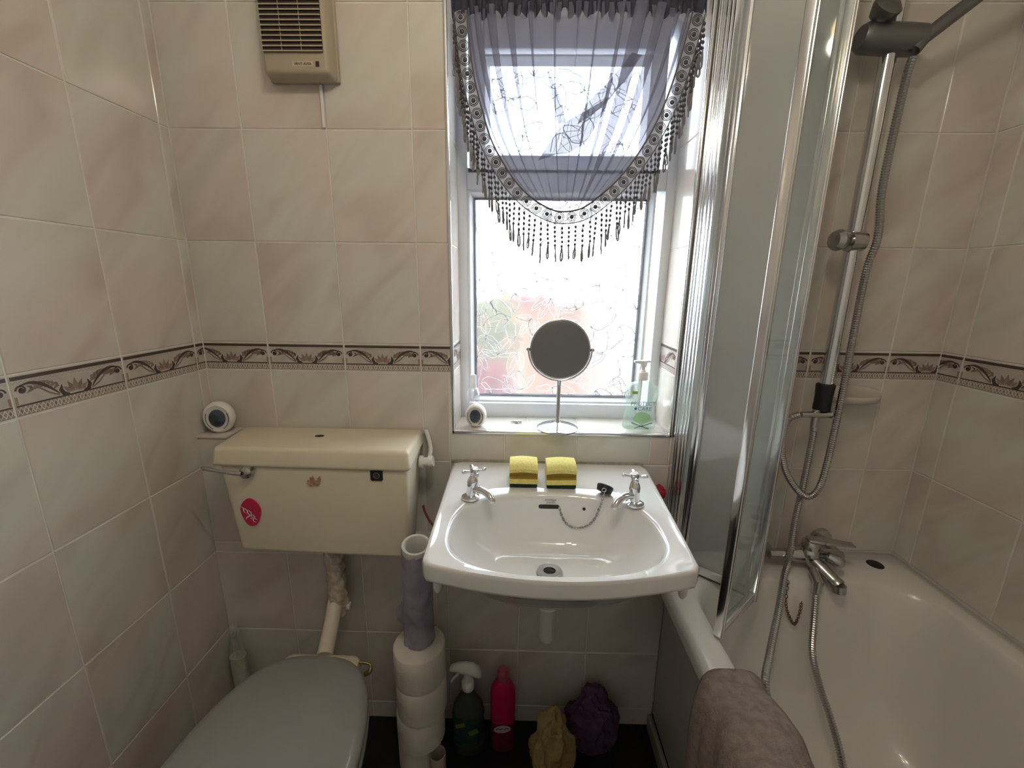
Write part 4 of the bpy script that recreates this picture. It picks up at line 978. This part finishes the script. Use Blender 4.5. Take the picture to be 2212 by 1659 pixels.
# red items peeping out behind basin
rb = thing('red_sponge_ball', 'small red scrunched puff stuck to the tiles beside the right washbasin corner', 'bath puff', (1.0, -0.03, .735))
bm = NB(); rs = random.Random(2); sphere(bm, (1.0, -0.0215, .752), .020, 16, 10)
for v in bm.verts: v.co += Vector((rs.uniform(-1, 1), rs.uniform(-1, 1), rs.uniform(-1, 1)))*.003
obj('puff', bm, mat('red_mesh', (.45, .02, .04), .7), rb, angle=30)
bm = NB(); tube(bm, catmull([(0.352, -0.05, .712), (0.358, -0.052, .69), (0.375, -0.055, .66), (0.40, -0.06, .64), (0.42, -.06, .63)], 5), .0035, 8); o = obj('red_strap', bm, mat('dull_pink_strap', (.30, .10, .10), .8)); tag(o, 'dull red strap hanging between the cistern and the washbasin', 'strap')

# ------------------------------------------------------------------ swag curtain
from mathutils import noise
CY = 0.022
cur = thing('swag_curtain', 'sheer grey swag curtain with beaded tassel trim across the window', 'curtain', (0.73, CY, 1.48))
Upts = [(0.4782, 1.9049), (0.4848, 1.8373), (0.4949, 1.7722), (0.513, 1.7051), (0.5327, 1.6459), (0.5608, 1.5955), (0.5951, 1.5491), (0.6356, 1.5126), (0.682, 1.4884), (0.7165, 1.4834), (0.7595, 1.4923), (0.8054, 1.5245), (0.8478, 1.5645), (0.893, 1.6259), (0.9302, 1.6992), (0.9552, 1.7737), (0.9734, 1.8518), (0.9826, 1.9009)]
UC = catmull([(x, CY, z) for x, z in Upts], 16); ud = [0]
for a, b in zip(UC[:-1], UC[1:]): ud.append(ud[-1]+(b-a).length)
UL = ud[-1]
def U(s):
    d = max(0, min(s, 1))*UL; lo, hi = 0, len(ud)-1
    while hi-lo > 1:
        m = (lo+hi)//2
        if ud[m] <= d: lo = m
        else: hi = m
    return UC[lo].lerp(UC[hi], (d-ud[lo])/max(ud[hi]-ud[lo], 1e-9))
def Udir(s): return (U(s+.004)-U(s-.004)).normalized()
nu, nv = 340, 46
folds = [(0.055, .020, 1.0), (0.125, .022, 1.1), (0.20, .020, 1.2), (0.275, .024, 1.0), (0.345, .018, 1.0), (0.42, .022, .9), (0.50, .018, .7), (0.565, .016, .9), (0.635, .022, 1.1), (0.70, .026, 1.35), (0.775, .022, 1.2), (0.85, .020, .9), (0.925, .022, 1.0)]
bm = NB(); rows = []
for j in range(nv+1):
    v = j/nv; row = []
    for i in range(nu+1):
        u = i/nu; w_ = u; dy = 0.0
        for c, wd, st in folds:
            wd *= 1.3; q = (u-c)/wd
            g = math.exp(-q*q)
            e = (1-.35*v)*(0.8+0.2*math.sin(9*c+3*v))
            w_ += -st*1.05*wd*q*g*1.9*e*1.5
            dy += -.012*g*st*math.cos(1.2*q)*(1-.4*v)
        w_ = max(0, min(1, w_))
        b = abs(2*w_-1)**1.5
        T = Vector((0.478+0.505*w_, CY, 1.925))
        sE = 0.43+0.14*w_
        E_ = U(sE); pull = 0.62*math.sin(PI*w_)**1.5
        E2 = E_ + Vector((0, 0, 0.0))
        st_ = T.lerp(E2, v); st_.x += 0.028*math.sin(PI*v)*(0.5-w_)*-1.2
        cv = U(sE*v) if w_ < .5 else U(1-(1-sE)*v)
        p = st_.lerp(cv, b); p.y = CY + dy + .004*math.sin(7*w_+5*v)
        row.append(p)
    rows.append(row)
loft(bm, rows, closed=False); obj('voile_sheet', bm, M_sheer, cur, angle=80)
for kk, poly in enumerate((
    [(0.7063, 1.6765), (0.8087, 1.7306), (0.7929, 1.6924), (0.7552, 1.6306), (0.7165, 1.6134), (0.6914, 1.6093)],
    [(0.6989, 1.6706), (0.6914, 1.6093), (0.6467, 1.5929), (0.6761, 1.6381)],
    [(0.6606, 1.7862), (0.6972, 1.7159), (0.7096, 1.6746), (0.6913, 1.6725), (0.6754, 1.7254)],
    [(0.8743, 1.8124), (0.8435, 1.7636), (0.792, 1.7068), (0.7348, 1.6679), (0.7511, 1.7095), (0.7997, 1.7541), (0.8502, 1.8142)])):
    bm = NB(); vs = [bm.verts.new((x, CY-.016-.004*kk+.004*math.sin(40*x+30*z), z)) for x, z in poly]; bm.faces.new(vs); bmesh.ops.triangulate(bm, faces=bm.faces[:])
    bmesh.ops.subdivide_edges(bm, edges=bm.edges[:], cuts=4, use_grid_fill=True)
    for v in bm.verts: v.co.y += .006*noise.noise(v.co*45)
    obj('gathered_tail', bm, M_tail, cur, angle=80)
# gathered heading on its rod
bm = NB(); rows = []
for j in range(9):
    v = j/8; row = []
    for i in range(261):
        q = i/260; x = 0.444+0.572*q
        lob = 0.012*noise.noise(Vector((x*55, 3.1, 0)))+.004*math.sin(x*260)
        z = 1.965-(0.068+lob)*v
        row.append(Vector((x+.0025*math.sin(x*420+v*2), CY-.004+.010*math.sin(x*330+2.2*noise.noise(Vector((x*30, 0, v)))), z)))
    rows.append(row)
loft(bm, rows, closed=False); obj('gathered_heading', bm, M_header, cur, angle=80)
bm = NB(); tube(bm, [(WX0+.001, CY, 1.945), (WX1-.001, CY, 1.945)], .005, 10); obj('rod', bm, M_white, cur)
# trim: cord, lace band, medallions, tassels
bm = NB(); pts = []
for k in range(181): pts.append(U(k/180)+Vector((0, -.007, 0)))
tube(bm, pts, .0021, 6); obj('edge_cord', bm, M_thread, cur)
def side(s):
    d = Udir(s); n = Vector((d.z, 0, -d.x))      # pointing out of the swag
    return n if n.z < 0.3 or True else -n
def outn(s):
    d = Udir(s); n = Vector((d.z, 0, -d.x))
    c = Vector((0.72, CY, 1.75)); 
    return n if n.dot(U(s)-c) > 0 else -n
bm = NB(); rows = []
for k in range(161):
    s = k/160; p = U(s)+Vector((0, -.008, 0)); n = outn(s)
    rows.append([p, p+n*.013+Vector((0, -.002, 0)), p+n*(.0275+.0015*math.sin(k*1.3))])
loft(bm, rows, closed=False); obj('lace_band', bm, M_lace, cur, angle=80)
bm = NB(); pts = [U(k/160)+outn(k/160)*(.0280)+Vector((0, -.009, 0)) for k in range(161)]; tube(bm, pts, .0014, 5); obj('lower_cord', bm, M_thread, cur)
med = None; nm = 38
for k in range(nm):
    s = (k+.5)/nm; p = U(s)+outn(s)*.0140+Vector((0, -.0105, 0))
    if med is None:
        b2 = NB(); lathe(b2, [(.0001, .0022), (.0036, .0020), (.0050, .0008), (.0052, 0)], (0, 0, 0), 14, axis='y')
        for R_ in (.0082, .0114): torus(b2, (0, 0, 0), R_, .0009, 'y', 20, 5)
        med = obj('medallion', b2, M_bead, cur, loc=p)
    else: copy_of(med, cur, p, rot=(0, random.uniform(0, 3), 0))
protos = []
rt_ = random.Random(21); nt_ = 74; made = []
def tassel_bm(var):
    b = NB(); r = random.Random(50+var); z = 0.0; pts = [(0, 0, 0)]
    for q in range(5):
        z -= .0112; x = r.uniform(-.001, .001); pts.append((x, 0, z)); sphere(b, (x, 0, z), .0034, 8, 5, (1, 1, 1.15))
    tube(b, pts, .0009, 4, mi=1)
    L_ = r.uniform(.030, .040); tw = r.uniform(.25, 1.0); bend = r.uniform(-.006, .006)
    loop_ = [(math.sin(PI*2*t)*.0042*tw+bend*math.sin(PI*t), r.uniform(-.0006, .0006), z-.002-L_*math.sin(PI*t)) for t in [q/16 for q in range(17)]]
    tube(b, loop_, .0017, 5, mi=2); 
    tube(b, [(p[0]*.45, p[1]-.001, p[2]+.003) for p in loop_], .0009, 5, mi=2)
    return b
for var in range(7): made.append(None)
for k in range(nt_):
    s = (k+.5)/nt_; p = U(s)+outn(s)*.0285+Vector((0, -.010+rt_.uniform(-.002, .002), 0)); var = k % 7
    if made[var] is None: made[var] = obj('tassel', tassel_bm(var), [M_bead, M_thread, M_loop], cur, loc=p, angle=60)
    else: copy_of(made[var], cur, p, rot=(rt_.uniform(-.05, .05), rt_.uniform(-.07, .07), rt_.uniform(0, 3)), scale=(1, 1, rt_.uniform(.92, 1.12)))

# ------------------------------------------------------------------ things on the floor
M_paper = mat('toilet_paper', (.80, .74, .66), .95, bump=.3, bscale=90)
M_card = mat('grey_cardboard', (.48, .40, .32), .9)
offs = [(.350, -.186), (.358, -.190), (.364, -.192), (.362, -.190)]
labs = ['bottom toilet roll of the stack beside the toilet', 'second toilet roll from the floor in the stack', 'third toilet roll from the floor in the stack', 'top toilet roll of the stack, under the bin liner roll']
for k, (x, y) in enumerate(offs):
    t = thing('toilet_roll', labs[k], 'toilet roll', (x, y, k*.1), 'stacked toilet rolls'); r = (.0565, .0635, .0655, .066)[k]; b0 = k*.1
    bm = NB(); lathe(bm, [(.021, b0+.001), (r-.004, b0+.001), (r, b0+.004), (r+.0006, b0+.05), (r, b0+.095), (r-.003, b0+.0985), (.021, b0+.0985)], (x, y, 0), 40); obj('paper', bm, M_paper, t, angle=50)
    bm = NB(); lathe(bm, [(.0205, b0+.001), (.0212, b0+.001), (.0212, b0+.0988), (.0200, b0+.0988), (.0200, b0+.001)], (x, y, 0), 28); obj('core', bm, M_card, t)
bl_ = thing('bin_liner_roll', 'crinkled lavender bin liner roll standing on the toilet rolls', 'bin liners', (.362, -.158, .40))
M_lav = mat('lavender_plastic_film', (.42, .39, .48), .4, col2=(.30, .28, .36), vscale=25)
A_, B_ = Vector((.360, -.176, .3995)), Vector((.378, -.236, .715)); axd = (B_-A_).normalized(); ex, ey = frame_for(axd)
bm = NB(); loops = []
for i in range(25):
    q = i/24; c = A_.lerp(B_, q); lp = []
    for k in range(36):
        a = 2*PI*k/36; d = ex*math.cos(a)+ey*math.sin(a)
        r = .0395-.006*q+.0035*noise.noise(Vector((math.cos(a)*2.2, math.sin(a)*2.2, q*7)))+.003*abs(noise.noise(Vector((math.cos(a)*4, math.sin(a)*4, q*16+a))))-.002*q
        pp = c+d*r; pp.z = max(pp.z, .3995); lp.append(pp)
    loops.append(lp)
loops.append([B_+axd*.001+(ex*math.cos(2*PI*k/36)+ey*math.sin(2*PI*k/36))*.026 for k in range(36)])
loft(bm, loops, cap0=True); obj('film', bm, M_lav, bl_, angle=40)
bm = NB(); loops = [[B_+axd*h+(ex*math.cos(2*PI*k/30)+ey*math.sin(2*PI*k/30))*r for k in range(30)] for r, h in ((.0325, -.012), (.0335, .002), (.0325, .0045), (.0275, .0045), (.0255, .002), (.0250, -.09))]; loft(bm, loops, cap1=True); obj('core', bm, mat('white_card_core', (.66, .64, .60), .9), bl_)
bm = NB(); rows = []
for i in range(12):
    q = i/11; c = A_.lerp(B_, .18+.28*q)+Vector((-.034, -.012, 0)); rows.append([c+Vector((-.004-.016*math.sin(PI*q)+.006*noise.noise(Vector((q*6, m_, 0))), -.004*m_, -.01*m_)) + Vector((.009*m_, .004*m_, 0)) for m_ in (0, 1, 2)])
loft(bm, rows, closed=False); obj('loose_flap', bm, M_lav, bl_)
tb = thing('cardboard_tube', 'empty cardboard tube standing in front of the toilet rolls', 'cardboard tube', (.4105, -.2385, 0))
bm = NB(); lathe(bm, [(.0195, .001), (.0212, .001), (.0212, .097), (.0208, .098), (.0198, .098), (.0195, .097), (.0195, .001)], (.4105, -.2385, 0), 32); obj('tube_wall', bm, M_card, tb)

spb = thing('spray_bottle', 'dark green cleaning spray bottle with a white trigger on the floor', 'spray bottle', (.482, -.150, 0))
sx_, sy_ = .482, -.150
def oval_body(bm, cx, cy, spec_, n=32, e=2.5):
    loops = []
    for h, wd, dp in spec_:
        lp = []
        for k in range(n):
            a = 2*PI*k/n; c, s = math.cos(a), math.sin(a); r = (abs(c/wd)**e+abs(s/dp)**e)**(-1/e); lp.append(Vector((cx+r*c, cy+r*s, h)))
        loops.append(lp)
    loft(bm, loops, True, True)
M_dkclear = mat('dark_tinted_bottle', (.055, .07, .055), .15, coat=.4)
bm = NB(); oval_body(bm, sx_, sy_, [(0.001, .040, .024), (.005, .046, .028), (.06, .046, .028), (.10, .043, .027), (.135, .045, .028), (.16, .041, .026), (.185, .025, .020), (.205, .0145, .0145), (.218, .0145, .0145)]); bd = obj('body', bm, M_dkclear, spb, angle=60)
bm = NB(); oval_body(bm, sx_, sy_, [(.035, .0468, .0288), (.100, .0438, .0278), (.135, .0456, .0288)]); obj('wrap_label', bm, mat('dark_green_label', (.03, .07, .035), .35, col2=(.02, .03, .06), vscale=45), bd, angle=60)
bm = NB(); ribbon(bm, [(sx_-.032, .110), (sx_-.006, .118)], .014, sy_-.030); ribbon(bm, [(sx_+.005, .085), (sx_+.03, .10)], .016, sy_-.030); obj('label_marks', bm, mat('dull_yellow_green_mark', (.16, .20, .04), .5), bd, smooth=False)
bm = NB(); lathe(bm, [(.0165, .212), (.0175, .214), (.0175, .234), (.0145, .238), (.0001, .238)], (sx_, sy_, 0), 24); obj('collar', bm, M_white, spb)
bm = NB(); rows = []
for x, z, h, wd in ((-.050, .276, .006, .008), (-.044, .277, .010, .010), (-.030, .280, .013, .012), (-.005, .278, .019, .014), (.015, .274, .021, .0145), (.030, .266, .018, .013), (.038, .260, .008, .008)):
    rows.append([Vector((sx_+x, sy_+wd*math.cos(2*PI*k/16), z+h*math.sin(2*PI*k/16))) for k in range(16)])
loft(bm, rows, True, True); tube(bm, [(sx_, sy_, .236), (sx_, sy_, .264)], .012, 14); obj('trigger_head', bm, M_white, spb, angle=60)
bm = NB(); tube(bm, catmull([(sx_-.022, sy_, .270), (sx_-.030, sy_, .255), (sx_-.040, sy_, .243), (sx_-.046, sy_, .232)], 4), [.005]*6+[.0042]*7, 10); obj('trigger', bm, M_white, spb)

pk = thing('pink_bottle', 'magenta cleaner bottle with a white oval logo beside the spray bottle', 'bottle', (.579, -.140, 0))
px_, py_ = .579, -.140
bm = NB(); oval_body(bm, px_, py_, [(.001, .030, .020), (.004, .0345, .024), (.10, .0345, .024), (.18, .0355, .0245), (.205, .034, .023), (.225, .023, .018), (.236, .0135, .0135)]); pb = obj('body', bm, mat('magenta_plastic', (.50, .008, .09), .3), pk, angle=60)
bm = NB(); oval_body(bm, px_, py_, [(.004, .0348, .0243), (.100, .0348, .0243)]); obj('lower_label', bm, mat('dark_berry_label', (.16, .015, .045), .4, col2=(.10, .01, .03), vscale=40), pb, angle=60)
bm = NB(); lathe(bm, [(.0145, .232), (.0155, .234), (.0150, .262), (.012, .268), (.0001, .269)], (px_, py_, 0), 20); obj('cap', bm, mat('pink_cap', (.46, .10, .14), .35), pk)
bm = NB(); vs = [(px_+.024*math.cos(2*PI*k/24), py_-.0262, .088+.013*math.sin(2*PI*k/24)+.003*math.cos(2*PI*k/24)) for k in range(24)]; add_faces(bm, vs, [tuple(range(24))]); lg = obj('logo_oval', bm, mat('lilac_white_logo', (.52, .44, .52), .5), pb, smooth=False)
bm = NB(); ribbon(bm, [(px_-.017, .085), (px_-.012, .092), (px_-.006, .086), (px_, .092), (px_+.006, .087), (px_+.012, .094), (px_+.018, .090)], .003, py_-.0267); obj('logo_scrawl', bm, mat('dark_plum_print', (.06, .01, .05), .5), lg, smooth=False)

def crumple(name, label, c, s, seed, m, freq=9.0, amp=.35):
    t = thing(name, label, 'cloth', (c[0], c[1], 0)); bm = NB(); bmesh.ops.create_icosphere(bm, subdivisions=5, radius=1.0)
    for v in bm.verts:
        d = v.co.normalized(); p = d*1.0
        n1 = noise.noise(p*1.6+Vector((seed, 0, 0))); n2 = 1-abs(noise.noise(p*2.8+Vector((0, seed, 0)))*2); n3 = 1-abs(noise.noise(p*6.0+Vector((0, 0, seed)))*2)
        r = 1+amp*n1+amp*.55*(n2-.5)+amp*.16*(n3-.5)
        v.co = Vector((c[0]+d.x*s[0]*r, c[1]+d.y*s[1]*r, max(.002, c[2]+d.z*s[2]*r)))
    obj('folds', bm, m, t, angle=70); return t
M_yel = mat('tan_yellow_cloth', (.42, .32, .13), .95, bump=.5, bscale=200, col2=(.30, .22, .09), vscale=30)
M_pur = mat('purple_cloth', (.13, .06, .13), .95, bump=.5, bscale=200, col2=(.085, .045, .095), vscale=30)
crumple('purple_cloth', 'crumpled purple cloth heaped behind the tan cloth on the floor', (.835, -.140, .090), (.066, .048, .098), 3.7, M_pur)
crumple('tan_cloth', 'crumpled tan yellow cloth on the floor under the washbasin', (.715, -.222, .105), (.052, .040, .112), 8.2, M_yel)
crumple('red_cloth', 'scrap of dark red cloth on the floor in front of the tan cloth', (.775, -.285, .022), (.045, .028, .024), 1.3, mat('dark_red_cloth', (.20, .015, .03), .95))

cb_ = thing('slim_bottle', 'slim clear plastic bottle standing in the corner beside the toilet', 'bottle', (-.188, -.115, 0))
bm = NB(); oval_body(bm, -.186, -.112, [(.001, .018, .014), (.005, .021, .016), (.24, .021, .016), (.28, .019, .015), (.315, .011, .011), (.33, .010, .010)], 24, 2.4); q = obj('body', bm, M_clear, cb_)
bm = NB(); lathe(bm, [(.011, .326), (.012, .328), (.011, .362), (.007, .368), (.0001, .369)], (-.186, -.112, 0), 18); obj('cap', bm, M_clear, cb_)
bm = NB(); oval_body(bm, -.186, -.112, [(.10, .0214, .0164), (.26, .0214, .0164)], 24, 2.4); obj('wrap_label', bm, mat('yellow_green_label', (.50, .47, .36), .5, col2=(.62, .60, .55), vscale=50), q)

# ------------------------------------------------------------------ towel over the bath rim
tw = thing('towel', 'grey-brown towel draped over the bathtub rim in the foreground', 'towel', (1.0, -.6, .35))
sec = [(.950, .24), (.955, .34), (.960, .44), (.964, .52), (.968, .562), (.978, .584), (1.000, .5905), (1.030, .589), (1.058, .580), (1.078, .548), (1.094, .49), (1.108, .42), (1.120, .36), (1.132, .30)]
sp_ = catmull([(x, 0, z) for x, z in sec], 4)
bm = NB(); rows = []
ny = 60
for j in range(ny+1):
    v = j/ny; row = []
    for i, p in enumerate(sp_):
        q = i/(len(sp_)-1)
        y = -.405-.055*(1-q)-.030*abs(q-.45) - .42*v + .012*math.sin(q*5)
        nz_ = noise.noise(Vector((q*5, v*7, 1.5)))*.010+noise.noise(Vector((q*2.5, v*16, 4.0)))*.006
        fold = .020*abs(math.sin(v*9+q*4.2))*min(1, v*5)-.004
        out_ = max(0, .008+nz_+fold*.7)
        k = sp_[min(i+1, len(sp_)-1)]-sp_[max(i-1, 0)]; nn = Vector((-k.z, 0, k.x)).normalized()
        row.append(Vector((p.x, y, p.z))+nn*(out_+.005))
    rows.append(row)
loft(bm, rows, closed=False); to = obj('terry_cloth', bm, mat('taupe_terry', (.37, .30, .265), .97, bump=1.0, bscale=420, col2=(.27, .215, .19), vscale=70), tw, angle=80)
md = to.modifiers.new('thickness', 'SOLIDIFY'); md.thickness = .008; md.offset = 1.0

# ------------------------------------------------------------------ ceiling light behind the viewer
cl_ = thing('ceiling_light', 'three-lamp chrome ceiling light hanging from the ceiling', 'ceiling light', (.66, -.84, ZC))
bm = NB(); lathe(bm, [(.0001, -.028), (.05, -.028), (.062, -.02), (.065, 0)], (.66, -.84, ZC), 32); tube(bm, [(.66, -.84, ZC-.02), (.66, -.84, 2.21)], .007, 10); sphere(bm, (.66, -.84, 2.205), .035, 16, 10, (1, 1, .5)); obj('base', bm, M_chrome, cl_)
M_bulb = mat('lit_bulb', (1, .85, .6), .3, emit=(1.0, .74, .36), estr=14); M_bulb.cycles.emission_sampling = 'NONE'
for k in range(3):
    a = 2*PI*k/3+.4; d = Vector((math.cos(a), math.sin(a), 0)); c = Vector((.66, -.84, 2.215))
    bm = NB(); tube(bm, [c+d*.03, c+d*.08+Vector((0, 0, -.02)), c+d*.10+Vector((0, 0, -.04))], .006, 10); tube(bm, [c+d*.10+Vector((0, 0, -.035)), c+d*.10+Vector((0, 0, -.065))], [.02, .028], 18); obj('arm', bm, M_chrome, cl_)
    bm = NB(); sphere(bm, c+d*.10+Vector((0, 0, -.085)), .026, 16, 10, (1, 1, 1.15)); obj('bulb', bm, M_bulb, cl_)
    ld = bpy.data.lights.new('bulb_light', 'POINT'); ld.energy = LAMP_W/3; ld.color = (1.0, .91, .77); ld.shadow_soft_size = .03
    lo = bpy.data.objects.new('bulb_light', ld); COL.objects.link(lo); lo.parent = cl_; lo.location = Vector((.66, -.84, 2.215))+d*.10+Vector((0, 0, -.13))-Vector((.66, -.84, ZC))

# ------------------------------------------------------------------ garden outside the frosted glass
bm = NB(); box(bm, -6, 8, 0.45, 12, -0.6, -0.5); struct('floor_garden', bm, mat('pale_paving', (.20, .18, .16), .9, col2=(.14, .125, .105), vscale=3), smooth=False)
def shrub(name, label, c, s, seed, cols, n=420):
    t = thing(name, label, 'shrub', (c[0], c[1], -.5)); rs = random.Random(seed); bm = NB()
    for k in range(n):
        d = Vector((rs.gauss(0, 1), rs.gauss(0, 1), rs.gauss(0, 1))).normalized()*rs.uniform(.55, 1.0)
        p = Vector((c[0]+d.x*s[0], c[1]+d.y*s[1], c[2]+d.z*s[2])); a = Vector((rs.gauss(0, 1), rs.gauss(0, 1), rs.gauss(0, 1))).normalized(); b = a.cross(Vector((rs.gauss(0, 1), rs.gauss(0, 1), rs.gauss(0, 1)))).normalized(); l = rs.uniform(.05, .09)
        add_faces(bm, [p, p+a*l*.5+b*l*.25, p+a*l, p+a*l*.5-b*l*.25], [(0, 1, 2, 3)], rs.randrange(len(cols)))
    o = obj('foliage', bm, cols, t, smooth=False); o['kind'] = 'stuff'
    bm = NB(); tube(bm, [(c[0], c[1], -.5), (c[0], c[1], c[2])], [.03, .015], 8); obj('stem', bm, mat('bark', (.2, .13, .08), .9), t)
M_olive = mat('olive_leaf', (.075, .08, .018), .7); M_redl = mat('red_leaf', (.17, .02, .018), .7); M_rose = mat('rose_leaf', (.20, .04, .035), .7); M_lime = mat('light_leaf', (.13, .125, .035), .7); M_orl = mat('orange_leaf', (.22, .08, .025), .7)
shrub('garden_shrub', 'olive shrub at the left, blurred behind the frosted glass', (.42, 1.5, 1.05), (.18, .25, .26), 1, [M_olive, M_lime, M_olive])
shrub('garden_shrub', 'red shrub low on the left, blurred behind the frosted glass', (.46, 1.1, .78), (.10, .10, .14), 2, [M_redl, M_rose], 260)
shrub('garden_shrub', 'red-topped shrub in the middle, blurred behind the frosted glass', (.62, 2.0, 1.30), (.22, .2, .14), 3, [M_rose, M_orl, M_redl], 260)
gw = thing('garden_wall', 'low orange brick garden wall behind the shrubs, blurred by frosted glass', 'garden wall', (.8, 2.6, -.5))
bm = NB(); box(bm, .2, 1.12, 2.5, 2.7, -.5, 1.17); obj('brickwork', bm, mat('orange_brick', (.20, .085, .04), .9, col2=(.15, .06, .03), vscale=9), gw, smooth=False)
bm = NB(); box(bm, .17, 1.15, 2.46, 2.74, 1.17, 1.23, .01); obj('coping', bm, mat('buff_coping', (.24, .15, .10), .9), gw)
fe = thing('garden_fence', 'pale pinkish timber fence at the right, blurred by frosted glass', 'fence', (1.8, 3.0, -.5))
for k in range(9):
    bm = NB(); x = 1.16+.16*k; box(bm, x, x+.15, 2.98+.012*(k % 2), 3.0+.012*(k % 2), -.5, 1.22+.015*(k % 3), .004); obj('board', bm, mat('bleached_timber', (.24, .17, .135), .9, col2=(.20, .14, .11), vscale=7) if k == 0 else bpy.data.materials['bleached_timber'], fe)
